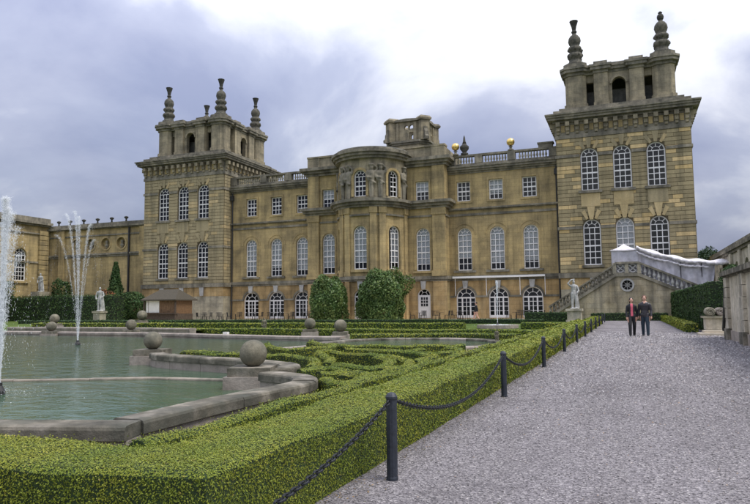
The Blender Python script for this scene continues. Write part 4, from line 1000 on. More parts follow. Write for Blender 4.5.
for lab, ln, w_, h_ in [
 ('long low box hedge behind the round basin', [(-9.0, 20.6), (-7.0, 21.3), (-5.2, 21.4), (-3.3, 20.9)], .5, .42),
 ('low box hedge line crossing the garden beyond the far pond kerb', [(-30, 28.6), (-16, 28.2), (-3.2, 27.4)], .6, .32),
 ('low box hedge line halfway between ponds and palace', [(-44, 38), (-9.2, 38)], .8, .34),
 ('box hedge strip left of the peninsula with the second stone ball', [(-7.9, 11.3), (-8.5, 11.45), (-9.1, 11.75)], .3, .42),
 ('short low box hedge between the slim fountain and the path', [(-5.8, 38), (-3.2, 38)], .8, .34),
 ('low dark hedge line nearest the palace terrace', [(-60, 50), (-6, 50)], .9, .30),
 ('box hedge at the foot of the staircase wall', [(-3.0, 58.4), (3.0, 58.4)], .6, .62),
 ('low clipped box hedge edging the right side of the path', [(2.75, 33.8), (2.75, 58)], .55, .42),
 ('short dark hedge left of the statue pedestal by the stairs', [(-8.2, 56), (-4.8, 56)], .8, .75)]:
    hedge('box_hedge', lab, ln, w_, h_, curved=False, cov=1.15, step=.8, lsz=(.03, .0022), mat='leaf_yew' if 'dark' in lab or 'foot' in lab else 'leaf_box', core='hedge_core_dark' if 'dark' in lab or 'foot' in lab else 'hedge_core')
hedge('yew_hedge', 'tall dark clipped yew hedge on the right side of the path', [(3.95, 32.6), (3.95, 60)], 1.1, 2.33, mat='leaf_yew', core='hedge_core_dark', curved=False, cov=1.15, step=.8, lsz=(.04, .0026), rag=.008)
hedge('yew_hedge', 'long dark yew hedge in front of the side wing on the left', [(-86, 64), (-58.5, 63.2)], 2.6, 3.1, mat='leaf_yew', core='hedge_core_dark', curved=False, cov=1.3, step=1, lsz=(.1, .0023), rag=.03)

# foliage volumes: bushes and trees ------------------------------------------------------
def clump(name, label, cat, base, shape, n, leaf, mat, trunk=(.12, 1.0), core=None, seed=1, group=None):
    r_ = np.random.default_rng(seed); x, y, z = base
    t = thing(name, label, cat, base, group)
    q = MB(); q.tube([(x, y, z), (x+.03, y, z+trunk[1]*.5), (x-.02, y+.02, z+trunk[1])], [trunk[0], trunk[0]*.8, trunk[0]*.6], 8)
    for k in range(4):
        a = 1.6*k+.4; q.tube([(x, y, z+trunk[1]*.8), (x+trunk[1]*.3*math.cos(a), y+trunk[1]*.3*math.sin(a), z+trunk[1]*1.3), (x+trunk[1]*.45*math.cos(a), y+trunk[1]*.45*math.sin(a), z+trunk[1]*1.7)], [trunk[0]*.5, trunk[0]*.4, trunk[0]*.2], 6)
    q.build('trunk', 'bark', t)
    P, Nn = shape(r_, n); P = P+np.array(base)
    V = leaf_quads(P, Nn, np.full(n, leaf), .6, .55)
    me = numpy_mesh('crown', V-np.array(base), 4, mat); link('crown', me, base, t)
    return t
def lumpy(rx, ry, h, zc, lumps, seed, pw=2.6, shell=.32):
    rs = np.random.default_rng(seed); C = rs.normal(size=(lumps, 3)); C /= np.linalg.norm(C, axis=1)[:, None]
    amp = rs.uniform(.02, .17, lumps)*(1.15 if pw > 2.5 and pw < 3 else 1)
    def f(r_, n):
        d = r_.normal(size=(n, 3)); d /= np.linalg.norm(d, axis=1)[:, None]
        sup = (np.abs(d)**pw).sum(1)**(-1/pw)
        bump = (amp[None]*np.exp(-((1-d@C.T)*28))).sum(1)
        rad = sup*(1-.08+bump)*(1-np.abs(r_.normal(0, shell*.45, n)))
        P = d*rad[:, None]*np.array([rx, ry, h/2]); P[:, 2] += zc; P[:, 2] = np.maximum(P[:, 2], .03)
        return P, d
    return f
clump('round_bush', 'smaller clipped glossy bush left of the central bow door', 'bush', (-28.8, 60.2, 0), lumpy(1.75, 1.7, 4.6, 2.1, 90, 5), 15000, .23, 'leaf_bush', (.12, 1.2), seed=5)
clump('round_bush', 'larger clipped glossy bush in front of the palace bow', 'bush', (-22.95, 60.2, 0), lumpy(2.0, 1.9, 4.7, 2.1, 120, 6), 19000, .23, 'leaf_bush', (.13, 1.2), seed=6)
def cone(rx, h):
    def f(r_, n):
        z = r_.random(n)**.8; a = r_.random(n)*6.283; prof = np.where(z < .25, .75+z, 1.0-(z-.25)/.75*.85)
        rr = rx*prof*(1-np.abs(r_.normal(0, .2, n)))*(1+.16*np.sin(a*5+z*11)+.12*np.sin(a*3-z*23)); d = np.stack([np.cos(a), np.sin(a), np.full(n, .3)], 1)
        return np.stack([rr*np.cos(a), rr*np.sin(a), .15+z*(h-.15)], 1), d
    return f
clump('conical_yew', 'tall narrow conical conifer against the side wing', 'tree', (-62.6, 66, 0), cone(1.25, 7.6), 5000, .28, 'leaf_yew', (.15, 1.5), seed=8)
clump('clipped_yew', 'square clipped yew block behind the long dark hedge', 'tree', (-73.0, 67, 0), lumpy(1.15, 1.1, 5.2, 2.9, 10, 9, 8, .15), 3500, .26, 'leaf_yew', (.15, 1.5), seed=9)
clump('clipped_yew', 'clipped yew column at the left edge beside the fountain jet', 'tree', (-80.2, 63.5, 0), lumpy(1.2, 1.1, 5.4, 3.0, 10, 10, 8, .15), 3500, .26, 'leaf_yew', (.15, 1.5), seed=10)
clump('rust_shrub', 'reddish flowering shrub above the dark hedge on the left', 'shrub', (-63.5, 65.2, 0), lumpy(2.0, .9, 4.0, 2.2, 20, 12, 2.2), 2500, .25, 'leaf_rust', (.1, 1), seed=12)
clump('yew_mound', 'rounded dark shrub between the hedge and the far tower', 'shrub', (-58.3, 64.4, 0), lumpy(2.2, 1.2, 3.8, 1.9, 20, 13, 2.2), 4000, .25, 'leaf_yew', (.1, 1), seed=13)
clump('topiary_dome', 'rounded dark topiary dome behind the garden wall', 'topiary', (5.05, 37.5, 0), lumpy(.72, .8, 3.5, 1.72, 15, 14, 2.4), 6000, .10, 'leaf_yew', (.15, 1.4), seed=14)
clump('distant_tree', 'distant round treetop between the right tower and the orangery', 'tree', (13.6, 130, 0), lumpy(2.5, 2.5, 9, 7.3, 40, 15, 2.1, .5), 5000, .4, 'leaf_tree', (.3, 4), seed=15)

# ------------------------------------------------------------------ ponds
WZ = .17
sheet('pond_water', [(-60, -12), (-14.5, 1.2), (-4.7, 3.85), (-3.85, 4.15), (-3.8, 6.4), (-3.75, 7.0), (-4.0, 7.5), (-4.7, 7.85), (-5.0, 8.5), (-4.92, 8.75), (-5.08, 9.16), (-5.58, 9.57), (-6.53, 9.98), (-7.71, 10.25), (-8.71, 10.57), (-9.2, 11.0), (-9.25, 11.5), (-8.85, 12.9), (-8.75, 14.9), (-8.5, 16.5), (-8.7, 19.4), (-9.2, 20.2), (-14, 20.9), (-30, 23.2), (-60, 25)], WZ, 'water')
bed = [(-2.86, 4.3), (-3.3, 4.6), (-3.4, 6.6), (-3.5, 7.4), (-3.95, 7.75), (-4.75, 8.0), (-4.9, 9.1), (-5.5, 9.75), (-6.5, 10.12), (-7.7, 10.4), (-8.8, 10.7), (-9.4, 11.3), (-9.2, 12.6), (-8.9, 14.9), (-8.4, 16.5), (-8.6, 19.2), (-9.0, 21), (-6, 22), (-2.86, 22)]
o = MB().prism(bed, .0, BED-.004).build('knot_garden_bed', 'soil'); tag(o, kind='structure')
def kerb(name, label, line, width, z0, ztop, stone_len=1.0, group=None, curved=True, plinth=True, side=1, join=None, dz=0, mats=('stone_kerb', 'stone_plinth'), rnd=.02):
    Q = smooth_line(line, .12) if curved else straight_line(line, .12)
    ln = [0]
    for i in range(1, len(Q)): ln.append(ln[-1]+(Q[i]-Q[i-1]).length)
    mid = Q[len(Q)//2]; t = join or thing(name, label, 'kerb', (mid.x, mid.y, z0), group); ztop = ztop+dz
    nor = []
    for i in range(len(Q)):
        d = (Q[min(i+1, len(Q)-1)]-Q[max(i-1, 0)]).normalized(); nor.append(Vector((-d.y, d.x)))
    def at(x):
        k = min(max(np.searchsorted(ln, x)-1, 0), len(Q)-2); f = (x-ln[k])/max(1e-6, ln[k+1]-ln[k])
        return Q[k].lerp(Q[k+1], f), nor[k].lerp(nor[k+1], f).normalized()
    def seg(a, b, prof, nm, mt):
        a, b = a+.005, b-.005; n = max(2, int((b-a)/.1)+1); vs = []; K = len(prof)
        for x in np.linspace(a, b, n):
            p, nv = at(x); vs += [(p.x+nv.x*u, p.y+nv.y*u, z) for u, z in prof]
        MB().add(vs, [(i*K+j, i*K+(j+1) % K, (i+1)*K+(j+1) % K, (i+1)*K+j) for i in range(n-1) for j in range(K)]+[tuple(range(K)), tuple(range((n-1)*K, n*K))]).build(nm, mt, t)
    h = ztop; w2 = width/2; cz = ztop-.11 if plinth else z0
    rr = random.Random(len(label)); s = 0
    while s < ln[-1]-.05:
        l_ = stone_len*rr.uniform(.75, 1.3); e_ = min(ln[-1], s+l_)
        if ln[-1]-e_ < .35: e_ = ln[-1]
        j = rr.uniform(-.006, .006)
        prof = [(-w2, cz), (-w2, h-rnd*1.6+j), (-w2+rnd*.5, h-rnd*.5+j), (-w2+rnd*1.8, h+j), (w2-rnd*1.8, h+j), (w2-rnd*.5, h-rnd*.5+j), (w2, h-rnd*1.6+j), (w2, cz)]
        seg(s, e_, prof, 'coping_stone', mats[1] if rr.random() < .14 else mats[0])
        if plinth: seg(s, e_, [(-w2+.03, z0-.05), (-w2+.03, cz-.004), (w2-.03, cz-.004), (w2-.03, z0-.05)], 'plinth_stone', mats[1])
        s = e_
    return t
nk = kerb('pond_kerb', 'weathered stone kerb round the near pond with mossy coping and a pale mended stone', [(-14.5, 0.95), (-9.1, 2.5), (-4.7, 3.75), (-3.63, 4.07)], .32, 0, .44, 1.3, curved=False)
kerb('pond_kerb', 'weathered stone kerb', [(-3.80, 4.175), (-3.80, 5.1), (-3.78, 6.0), (-3.70, 6.75), (-3.72, 7.05), (-3.82, 7.3), (-3.98, 7.5), (-4.2, 7.66), (-4.72, 7.87)], .32, 0, .44, 1.15, curved=False, join=nk, dz=.004)
kerb('pond_kerb', 'curved stone kerb behind the large stone ball at the knot garden end', [(-5.10, 8.48), (-4.92, 8.75), (-5.08, 9.16), (-5.58, 9.57), (-6.53, 9.98), (-7.71, 10.25), (-8.71, 10.57), (-9.21, 10.93)], .32, 0, .43, 1.0)
kerb('pond_rim', 'thin pale stone rim just above the water across the pond', [(-18.90, 4.72), (-9.69, 7.67), (-7.47, 8.69), (-5.95, 8.82)], .14, 0, .205, 1.6, curved=False, plinth=False, mats=('stone_rim', 'stone_rim'), rnd=.012)
kerb('pond_kerb', 'far pinkish stone kerb along the back of the main pond', [(-34, 23.4), (-20.5, 22.6), (-14.5, 21.2), (-11.2, 20.4), (-9.2, 20.3)], .45, 0, .34, 1.6, curved=False, mats=('stone_plinth', 'stone_plinth'))
kerb('pond_kerb', 'stone kerb of the raised pool behind the left fountain', [(-34, 27.6), (-29.5, 27.4), (-24.5, 26.9), (-20, 26.3)], .5, 0, .40, 1.8, curved=False, mats=('stone_plinth', 'stone_plinth'))
kerb('pond_kerb', 'low stone kerb on the hidden back edge of the knot garden beside the pond', [(-9.3, 11.5), (-8.95, 12.8), (-8.75, 14.9), (-8.5, 16.5), (-8.7, 19.4), (-9.15, 20.3)], .25, 0, .27, 1.3)
kerb('basin_kerb', 'ring shaped stone kerb of the small round basin in the knot garden', [(-5.8+2.55*math.cos(R(a)), 17.6+2.55*math.sin(R(a))) for a in range(0, 361, 15)], .32, 0, .33, 1.0, mats=('stone_kerb', 'stone_plinth'))
sheet('basin_water', [(-5.8+2.45*math.cos(R(a)), 17.6+2.45*math.sin(R(a))) for a in range(0, 360, 12)], .26, 'water')
sheet('far_pool_water', [(-34, 27.7), (-20.6, 26.5), (-20.6, 30), (-34, 31)], .24, 'water')

def stone_ball(p, d, label, ped=(.62, .28), seed=0):
    x, y, z = p; t = thing('stone_ball', label, 'stone ball', (x, y, 0), 'stone balls on the pond kerbs'); pw_, ph = ped
    MB().frust(x, y, 0, z-ph*.45, pw_*.58, pw_*.58, 4, math.pi/4+.35).build('pedestal_base', 'stone_plinth', t)
    MB().frust(x, y, z-ph*.45+.002, z, pw_*.5, pw_*.5, 4, math.pi/4+.35).build('pedestal', 'stone_kerb', t)
    r = d/2; MB().lathe(x, y, [(r*math.sin(a)+.002, z-.012+r-r*math.cos(a)) for a in [math.pi*i/16 for i in range(17)]], 28).build('ball', 'stone_ball', t, True)
stone_ball((-5.2, 8.27, .475), .40, 'largest and nearest stone ball, at the cusp of the pond')
stone_ball((-9.55, 11.2, .48), .385, 'second stone ball, on the pond corner left of the nearest one')
stone_ball((-13.75, 26.7, .36), .52, 'small far stone ball behind the knot garden, left of the pair')
stone_ball((-11.15, 24.4, .34), .52, 'small far stone ball behind the knot garden, right of the pair')
stone_ball((-25.2, 22.6, .38), .45, 'stone ball on the far kerb left of the spreading fountain')
stone_ball((-31.0, 28.0, .60), .55, 'raised stone ball behind the spreading fountain on the left')
stone_ball((-22.3, 24.6, .38), .50, 'stone ball on the far kerb right of the spreading fountain')
stone_ball((-34.5, 39.2, .55), .75, 'distant stone ball in front of the wooden hut')
o = MB().box(-14.75, -14.55, 21.25, 21.4, .34, .43); tag(o.build('white_box', 'box_white'), 'small white box sitting on the far pond kerb', 'box')

# ------------------------------------------------------------------ fountains
def jet(name, label, base, streams, n, spread, drop, seed, foam=.6, nz=True):
    r_ = np.random.default_rng(seed); t = thing(name, label, 'fountain', base); x, y, z = base
    if nz:
        MB().lathe(x, y, [(.09, z-.05), (.09, z+.05), (.05, z+.12), (.05, z+.16)], 10).build('nozzle', 'nozzle', t)
    V = []
    for (vx, vy, vz, wgt) in streams:
        k = int(n*wgt); T = 2*vz/9.81*.97; tt = np.where(r_.random(k) < .86, r_.random(k)*T*.5, r_.random(k)*T)
        br = .25+1.0*(tt/T)
        nx = r_.normal(0, spread, (k, 3))*br[:, None]
        px = x+vx*tt+nx[:, 0]; py = y+vy*tt+nx[:, 1]; pz = z+.12+vz*tt-4.905*tt**2+nx[:, 2]*.6
        vel = np.stack([np.full(k, vx), np.full(k, vy), vz-9.81*tt], 1)+r_.normal(0, .4, (k, 3)); sp = np.linalg.norm(vel, axis=1)[:, None]; d = vel/np.maximum(sp, .3)
        P = np.stack([px, py, pz], 1); ok = P[:, 2] > z+.02; P, d, sp_ = P[ok], d[ok], sp[ok]; m = len(P)
        s = drop*r_.uniform(.4, 1.5, (m, 1)); ln = s*(1.2+.55*np.minimum(sp_, 5)*np.exp(-r_.random((m, 1))*1.5))
        a = np.cross(d, r_.normal(size=(m, 3))); a /= np.linalg.norm(a, axis=1)[:, None]; b = np.cross(d, a)
        top, bot = P+d*ln, P-d*ln
        ringp = [P+s*.6*(math.cos(q)*a+math.sin(q)*b) for q in (0, 2.09, 4.19)]
        for i in range(3):
            j = (i+1) % 3; V.append(np.stack([top, ringp[i], ringp[j]], 1)); V.append(np.stack([bot, ringp[j], ringp[i]], 1))
    V = np.concatenate(V).reshape(-1, 3); me = numpy_mesh('water_spray', V-np.array(base), 3, 'spray'); lk = link('water_spray', me, base, t); lk['kind'] = 'stuff'
    # splash ring
    k = 900; a = r_.random(k)*6.283; rr = np.abs(r_.normal(0, foam, k)); P = np.stack([x+rr*np.cos(a), y+rr*np.sin(a), z+np.abs(r_.normal(0, .03, k))*np.exp(-rr/foam)+.012], 1)
    V = leaf_quads(P, np.repeat(np.array([[0, 0, 1.]]), k, 0), np.full(k, drop*3), .25, .7); me = numpy_mesh('splash', V-np.array(base), 4, 'foam'); lk = link('splash', me, base, t); lk['kind'] = 'stuff'
jet('fountain_jet', 'tall foaming fountain jet at the left edge of the pond', (-8.2, 6.5, WZ), [(0, 0, 7.2, 1.4), (.04, .02, 7.0, 1.0), (.14, .04, 6.9, .4), (.3, .08, 6.6, .22), (-.15, .05, 6.7, .4), (.42, .1, 6.0, .14)], 8500, .036, .0042, 3, .5)
jet('spreading_fountain', 'fountain in the pond throwing a fan of thin water streams', (-17.2, 16.5, WZ), [(-.55, -.22, 9.2, .9), (-.26, -.08, 9.3, 1), (-.10, -.03, 9.1, 1), (.36, .12, 8.8, .8), (.55, .2, 8.2, .4), (-.95, -.38, 8.4, .3)], 3600, .042, .0046, 5, .9)
jet('slim_fountain', 'slim single fountain jet in front of the garden doors', (-7.45, 39.3, .17), [(0, 0, 7.1, 1), (.06, 0, 7.0, 1)], 420, .03, .020, 6, .6)
o = MB().lathe(-7.45, 39.3, [(1.25, .0), (1.25, .2), (1.05, .2), (1.05, .16), (.1, .16)], 32).build('fountain_basin', 'stone_plinth'); tag(o, 'low round stone basin under the slim fountain jet', 'basin')

# ------------------------------------------------------------------ posts and chains
POSTY = [4.75+4.8*k for k in range(11)]; PX = -1.74
def post(y, label):
    t = thing('chain_post', label, 'post', (PX, y, 0), 'iron posts along the path')
    MB().lathe(PX, y, [(.046, .0), (.046, .02), (.043, .03), (.042, .615)], 12).build('shaft', 'post_paint', t, False)
    MB().lathe(PX, y, [(.047, .615), (.047, .632), (.036, .65), (.028, .658), (.012, .663)], 12).build('cap', 'post_paint', t)
    q = MB()
    for s in (-1, 1): q.tube([(PX, y+s*.04+s*.022*(1-math.cos(R(40*i))), .59+.02*math.sin(R(40*i))) for i in range(10)], .005, 5)
    q.build('eyelet', 'iron', t); return t
LBL = ['nearest dark iron post beside the broad hedge', 'second dark iron post from the front along the path', 'third dark iron post from the front along the path', 'fourth dark iron post from the front along the path', 'fifth dark iron post from the front along the path', 'sixth dark iron post from the front along the path', 'seventh dark iron post from the front along the path']
p0 = post(POSTY[0], LBL[0])
for k, y in enumerate(POSTY[1:], 1):
    c = copy_tree(p0, (PX, y, 0)); c['label'] = LBL[k] if k < 7 else 'tiny distant iron post at the far end of the path chain'
def chain_mesh():
    m = MB(); L_ = 4.8-.16; sag = .30; n = 104
    for i in range(n):
        f = (i+.5)/n; yy = .08+L_*f; z = .59-4*sag*f*(1-f); sl = -4*sag*(1-2*f)/L_
        d = Vector((0, 1, sl)).normalized(); sd_ = Vector((1, 0, 0)) if i % 2 else d.cross(Vector((1, 0, 0))); c_ = Vector((0, yy, z))
        m.tube([c_+d*.031*math.cos(R(45*j))+sd_*.0165*math.sin(R(45*j)) for j in range(9)], .0062, 5)
    return m
base = None
CL = ['black chain hanging from the nearest post out of the picture', 'long sagging black chain between the nearest and second post', 'black chain sagging between the second and third post', 'black chain sagging between the third and fourth post', 'black chain sagging between the fourth and fifth post', 'black chain sagging between the fifth and sixth post', 'black chain sagging between the sixth and seventh post']
cm_ = chain_mesh(); cm_.v = [(a+PX, b+POSTY[0]-4.8, c) for a, b, c in cm_.v]
ch0 = cm_.build('hanging_chain', 'iron'); tag(ch0, CL[0], 'chain', 'chains between the iron posts')
for k in range(1, 11):
    c = ch0.copy(); COL.objects.link(c); c.location = ch0.location+Vector((0, 4.8*k, 0)); c['label'] = CL[k] if k < 7 else 'tiny distant chain between the far iron posts'

# loose gravel on the near path
def gravel():
    n = 125000; y = 1.6+rng.random(n)**2.0*34; x = -2.15+rng.random(n)*5.6
    keep = rng.random(n) > np.clip((y-10)/25, 0, 1); x, y = x[keep], y[keep]; n = len(x)
    d = np.hypot(x, y); s = np.maximum(.0068, .0013*d)*rng.uniform(.5, 1.45, n)
    a = rng.random(n)*6.283; P = np.stack([x, y, np.zeros(n)], 1)
    rg = [P+np.stack([s*rng.uniform(.7, 1.2, n)*np.cos(a+q), s*rng.uniform(.7, 1.2, n)*np.sin(a+q), np.full(n, .001)], 1) for q in (0, 1.57, 3.14, 4.71)]
    top = P+np.stack([rng.normal(0, .25, n)*s, rng.normal(0, .25, n)*s, s*rng.uniform(.45, .9, n)], 1)
    V = np.empty((n, 5, 3)); V[:, 0] = top
    for i in range(4): V[:, i+1] = rg[i]
    me = bpy.data.meshes.new('loose_gravel'); me.vertices.add(n*5); me.vertices.foreach_set('co', V.astype(np.float32).ravel())
    tri = np.array([[0, 1, 2], [0, 2, 3], [0, 3, 4], [0, 4, 1]]); idx = (np.arange(n)[:, None, None]*5+tri[None]).reshape(-1)
    me.loops.add(n*12); me.loops.foreach_set('vertex_index', idx.astype(np.int32)); me.polygons.add(n*4); me.polygons.foreach_set('loop_start', np.arange(0, n*12, 3, dtype=np.int32))
    me.update(calc_edges=True); me.materials.append(MATS['pebble']); o = link('loose_gravel', me, (0, 0, .002))
    tag(o, 'loose grey and pinkish gravel on the path', 'gravel', kind='stuff')
gravel()

n_ = 2600; ly_ = 1.8+rng.random(n_)**1.6*30; lx_ = -2.0+np.abs(rng.normal(0, .13, n_)); far_ = rng.random(n_) < .12; lx_[far_] = -1.9+rng.random(far_.sum())*5
V_ = leaf_quads(np.stack([lx_, ly_, np.full(n_, .014)], 1), np.repeat(np.array([[0, 0, 1.]]), n_, 0), np.maximum(.016, .0022*ly_), .3)
leafmat('leaf_fallen', [(0, (.05, .06, .02)), (.4, (.12, .10, .045)), (.8, (.20, .13, .06)), (1, (.28, .17, .06))], .05)
o = link('leaf_litter', numpy_mesh('leaf_litter', V_, 4, 'leaf_fallen'), (0, 0, 0)); tag(o, 'fallen leaves scattered along the foot of the hedge', 'leaves', kind='stuff')

# ------------------------------------------------------------------ statues
def statue_prims(v=0):
    pr = [cap((-.10, 0, .05), (-.11, -.02, .5), .075, .085), cap((-.11, -.02, .5), (-.09, 0, .95), .09, .12), cap((.10, -.05, .05), (.13, -.08, .5), .075, .085), cap((.13, -.08, .5), (.09, 0, .95), .09, .12),
          cap((0, 0, .92), (0, .02, 1.2), .16, .15, fl=.75), cap((0, .02, 1.2), (0, 0, 1.42), .16, .19, fl=.7), cap((-.17, 0, 1.47), (.17, 0, 1.47), .08, .08), cap((0, 0, 1.45), (0, -.02, 1.62), .06, .055), ell((0, -.03, 1.73), (.085, .1, .12)),
          cap((.21, 0, 1.46), (.30, -.05, 1.18), .065, .055), cap((.30, -.05, 1.18), (.18, -.2, 1.02), .055, .045), ell((-.12, -.05, .02), (.09, .15, .04)), ell((.10, -.1, .02), (.09, .15, .04)), cap((.16, .08, 1.3), (.22, .1, .05), .06, .16, fl=.6), ell((0, .02, 0), (.3, .26, .05))]
    if v: pr += [cap((-.21, 0, 1.46), (-.36, -.02, 1.62), .065, .055), cap((-.36, -.02, 1.62), (-.16, -.05, 1.86), .055, .045), cap((-.16, -.05, 1.86), (.05, -.05, 1.9), .045, .04)]
    else: pr += [cap((-.21, 0, 1.46), (-.30, 0, 1.16), .065, .055), cap((-.30, 0, 1.16), (-.24, -.14, .9), .055, .045)]
    return pr
def statue(label, x, y, pw_, ph, h, v, rz, pedmat='stone_pale'):
    t = thing('garden_statue', label, 'statue', (x, y, 0), 'stone garden statues')
    MB().box(x-pw_*.55, x+pw_*.55, y-pw_*.55, y+pw_*.55, 0, ph*.16).build('plinth', pedmat, t); MB().box(x-pw_*.46, x+pw_*.46, y-pw_*.46, y+pw_*.46, ph*.16, ph*.84).build('pedestal', pedmat, t); MB().box(x-pw_*.56, x+pw_*.56, y-pw_*.56, y+pw_*.56, ph*.84, ph).build('pedestal_cap', pedmat, t)
    fuse('figure', statue_prims(v), .022, ['stone_statue'], None, (x, y, ph+.02), rz, h/1.86, t, 3)
statue('stone statue with raised arm on a pedestal before the staircase', -4.05, 54.2, 1.15, 1.06, 2.3, 1, .3, 'stone_wall')
statue('pale stone statue on a pedestal among the ponds, right of the fountain fan', -53.8, 54.5, 1.0, 1.25, 2.6, 0, .5)
statue('dark stone statue standing behind the long hedge by the side wing', -76.5, 66.5, 1.5, 4.0, 2.6, 0, .2)
def small_statue(label, x, y, z, h):
    fuse_o = fuse('small_statue', statue_prims(0), .03, ['stone_ball'], None, (x, y, z), .4, h/1.86, None, 3); tag(fuse_o, label, 'statue', 'stone garden statues')
small_statue('small grey stone figure at the right end of the round basin', -3.62, 18.9, .24, .42)
small_statue('tiny stone figure standing on the lawn behind the ponds', -17.9, 29.5, 0, .85)

# ------------------------------------------------------------------ wooden hut
hx, hy = -49.9, 61.2
hu = thing('wooden_hut', 'wooden kiosk hut with thatched hipped roof at the foot of the left tower', 'hut', (hx, hy, 0))
ph_ = Plane((hx, hy-1.5, 0), (1, 0, 0), (0, -1, 0))
MB().box(hx-2.1, hx+2.1, hy-1.45, hy+1.45, .85, 2.45).build('wall', 'timber', hu)
MB().box(hx-2.15, hx+2.15, hy-1.55, hy+1.5, 0, .84).build('base_wall', 'timber_dark', hu)
for i in range(13): MB().pbox(ph_, -2.1+i*.323+.01, -2.1+(i+1)*.323-.01, -.02, .04, .86, 2.44).build('plank', 'timber', hu)
for a, b, mt in ((-1.65, -.15, 'board_white'), (-2.02, -1.72, 'board_white')): MB().pbox(ph_, a, b, .05, .1, 1.0, 2.35).build('shutter', mt, hu)
MB().box(hx-2.35, hx+2.35, hy-1.9, hy-1.3, .84, .93).build('counter', 'timber_dark', hu)
q = MB(); ex, ey = 2.45, 2.0; z0, z1, rx_ = 2.5, 3.7, 1.3
q.add([(hx-ex, hy-ey, z0), (hx+ex, hy-ey, z0), (hx+ex, hy+ey, z0), (hx-ex, hy+ey, z0), (hx-rx_, hy, z1), (hx+rx_, hy, z1), (hx-ex, hy-ey, z0-.14), (hx+ex, hy-ey, z0-.14), (hx+ex, hy+ey, z0-.14), (hx-ex, hy+ey, z0-.14)],
      [(0, 1, 5, 4), (1, 2, 5), (2, 3, 4, 5), (3, 0, 4), (0, 6, 7, 1), (1, 7, 8, 2), (2, 8, 9, 3), (3, 9, 6, 0), (6, 9, 8, 7)]); q.build('roof', 'thatch', hu)
for s in (-1, 1): MB().box(hx+s*2.2-.08, hx+s*2.2+.08, hy-1.75, hy-1.6, 0, 2.3).build('corner_post', 'timber_dark', hu)

# ------------------------------------------------------------------ terrace chairs and tables
def chair():
    t = thing('cafe_chair', 'dark metal chair among the tables along the palace terrace', 'chair', (0, 0, 0), 'cafe chairs on the palace terrace')
    MB().box(-.22, .22, -.22, .22, .44, .47).build('seat', 'iron', t)
    for sx in (-1, 1):
        for sy in (-1, 1): MB().tube([(sx*.24, sy*.26, 0), (sx*.2, sy*.2, .45)], .022, 5).build('leg', 'iron', t)
    q = MB().tube([(-.21, .21, .46), (-.22, .27, .92), (.22, .27, .92), (.21, .21, .46)], .024, 5)
    for u in (-.12, -.04, .04, .12): q.tube([(u, .22, .47), (u, .27, .92)], .018, 5)
    q.build('backrest', 'iron', t); return t
def table():
    t = thing('cafe_table', 'round dark metal table among the chairs along the palace terrace', 'table', (0, 0, 0), 'cafe tables on the palace terrace')
    MB().lathe(0, 0, [(.42, .70), (.42, .73), (.1, .73)], 14).build('table_top', 'iron', t); MB().lathe(0, 0, [(.25, 0), (.22, .04), (.04, .08), (.04, .70)], 10).build('pedestal', 'iron', t); return t
ch_ = chair(); tb_ = table(); first = True
spots = [(-47.5+i*2.35, 64.6+.5*math.sin(i*2.1)) for i in range(8)]+[(-20.6, 65.2), (-18.2, 64.6), (-16.2, 65.2), (-10.4, 64.8), (-8.7, 65.3)]
for i, (x, y) in enumerate(spots):
    tt = tb_ if i == 0 else copy_tree(tb_); tt.location = (x, y, 0)
    for k in range(3):
        a = 2.1*k+i*.7; c = ch_ if first else copy_tree(ch_); first = False
        c.location = (x+.75*math.cos(a), y+.6*math.sin(a), 0); c.rotation_euler.z = a+math.pi/2+math.pi

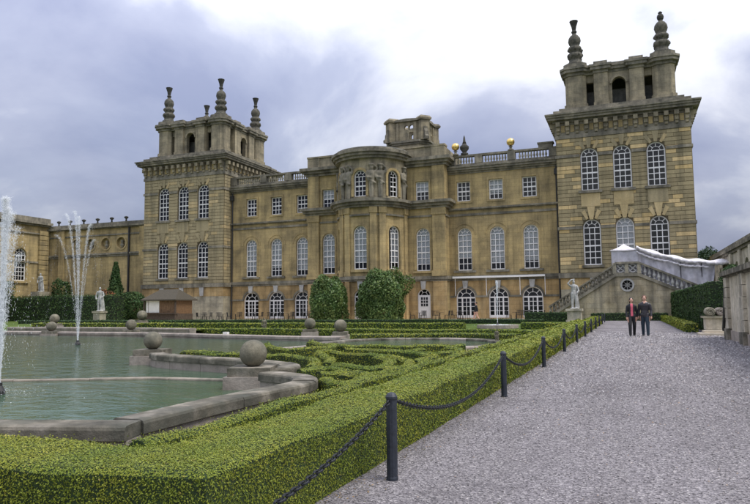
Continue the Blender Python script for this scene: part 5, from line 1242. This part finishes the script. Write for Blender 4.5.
# ------------------------------------------------------------------ people
def person(label, x, y, h, rz, mats, stride=.0, shirt=False, arms=0, long_hair=False, turn=0, hairmat='hair_dark', bulky=1.0, lift=0):
    b = bulky; s = stride
    def hand(wx, wy, wz, sx):
        pr = [cap((wx, wy, wz), (wx, wy-.004, wz-.045), .017, .021, 8, .55)]
        for k, (dy, ln) in enumerate(((-.016, .036), (-.005, .042), (.006, .039), (.016, .031))):
            pr.append(cap((wx, wy+dy, wz-.055), (wx-sx*.006, wy+dy-.002, wz-.055-ln*.55), .0065, .006, 6)); pr.append(cap((wx-sx*.006, wy+dy-.002, wz-.055-ln*.55), (wx-sx*.016, wy+dy, wz-.055-ln), .006, .005, 6))
        pr.append(cap((wx-sx*.004, wy-.018, wz-.025), (wx-sx*.014, wy-.034, wz-.056), .0075, .006, 6)); return pr
    hz = .53
    lk, rk = (-.058, -.02-s*.55, .285), (.058, -.02+s*.35, .285)
    la, ra = (-.06, .0-s*.9, .045+lift*.3), (.06, .02+s*.95, .045+lift)
    pr = [cap((-.05, 0, hz), lk, .060*b, .046), cap(lk, la, .045, .034), cap((.05, 0, hz), rk, .060*b, .046), cap(rk, ra, .045, .034),
          cap((la[0], la[1]+.012, .022), (la[0]-.008, la[1]-.085, .016), .022, .017, fl=.9), cap((ra[0], ra[1]+.012, .022+lift), (ra[0]+.008, ra[1]-.085, .016+lift*.6), .022, .017, fl=.9),
          cap((0, 0, .52), (0, 0, .62), .086*b, .080*b, fl=.78), cap((0, 0, .62), (0, -.002, .76), .080*b, .096*b, fl=.72), cap((-.07*b, 0, .772), (.07*b, 0, .772), .046, .046), cap((0, .004, .835), (-.085*b, .002, .785), .026, .034), cap((0, .004, .835), (.085*b, .002, .785), .026, .034), cap((0, .004, .80), (0, -.004, .87), .034, .030)]
    hc = (0, -.012, .93)
    pr += [ell(hc, (.040, .050, .066)), ell((0, -.022, .893), (.028, .034, .026)), cap((math.sin(turn)*.045, -.012-math.cos(turn)*.052, .935), (math.sin(turn)*.055, -.012-math.cos(turn)*.060, .918), .006, .009, 6)]
    for sx in (-1, 1): pr.append(ell((sx*.042*math.cos(turn), -.008+sx*.042*math.sin(turn), .925), (.007, .012, .018)))
    for sx in (-1, 1):
        sw_ = sx*s*.45; el_, wr = (sx*.125*b, .015+sw_*.4, .635), (sx*.13*b, -.02+sw_, .50)
        if arms == 1: wr = (sx*.10, -.055, .53)
        pr += [cap((sx*.096*b, 0, .772), el_, .037*b, .031*b), cap(el_, wr, .029*b, .021)]+hand(wr[0], wr[1]-.002, wr[2]-.004, sx)
    def mf(c):
        ax = abs(c.x)
        if c.z < .038+lift*.7 and c.z < .1: return 3
        if c.z > .845: return 0
        if ax > .085*b and c.z < .497 and c.z > .36: return 0
        if shirt and c.z > .52 and ax < .028 and c.y < -.03: return 4
        if c.z > .81 and ax < .022 and c.y < -.01: return 4 if shirt else 0
        if c.z > (.475 if not arms else .5): return 1
        return 2
    t = fuse('person', [([Vector(v)*h for v in vs], fs) for vs, fs in pr], .0105, ['skin', mats[0], mats[1], 'shoe', mats[2]], (lambda c: mf(c/h)), (x, y, .004), rz, 1, None, 2)
    tag(t, label, 'person')
    hp = [ell((0, .002, .955), (.054, .058, .058))]+([ell((0, .025, .90), (.048, .036, .062)), ell((-.036, .008, .90), (.014, .03, .05)), ell((.036, .008, .90), (.014, .03, .05))] if long_hair else [])
    # keep the face clear of hair
    ho = fuse('hair', [([Vector((v[0], v[1]+.012, v[2]))*h if True else v for v in vs], fs) for vs, fs in hp], .008, [hairmat], None, (x, y, .004), rz, 1, t, 2)
    ho.rotation_euler.z = 0
    q = MB()
    for sx in (-1, 1):
        ex, ey = sx*.017, -.048; q.add(*ell(((ex*math.cos(turn)-ey*math.sin(turn))*h, (-.012+ex*math.sin(turn)+ey*math.cos(turn))*h, .937*h), (.0065*h, .004*h, .0045*h), 8))
    mo = q.build('eyes', 'hair_dark', None); mo.parent = t; mo.location = Vector(mo.location); mo.rotation_euler.z = 0
    mo.data.transform(Matrix.Translation(mo.location)); mo.location = (0, 0, 0); mo.data.transform(Matrix.Rotation(rz, 4, 'Z'))
    return t
person('woman in open black jacket and pink top walking on the gravel path', .12, 29.4, 1.62, .12, ('cloth_black', 'cloth_black', 'cloth_pink'), .10, True, 0, True, -.3)
person('man in dark leather jacket and jeans walking beside the woman', .64, 29.4, 1.70, -.10, ('leather', 'denim', 'cloth_grey'), -.09, False, 0, False, .5, 'hair_red', 1.14)
person('woman in black top striding along the terrace before the garden doors', -12.95, 58.2, 1.72, -1.1, ('cloth_black', 'skin', 'cloth_black'), .14, False, 0, False, 0, 'hair_dark', 1.0)
print('LEAVES', LEAFC['n'], 'OBJECTS', len(bpy.data.objects), 'TRIS', sum(len(m.polygons) for m in bpy.data.meshes))
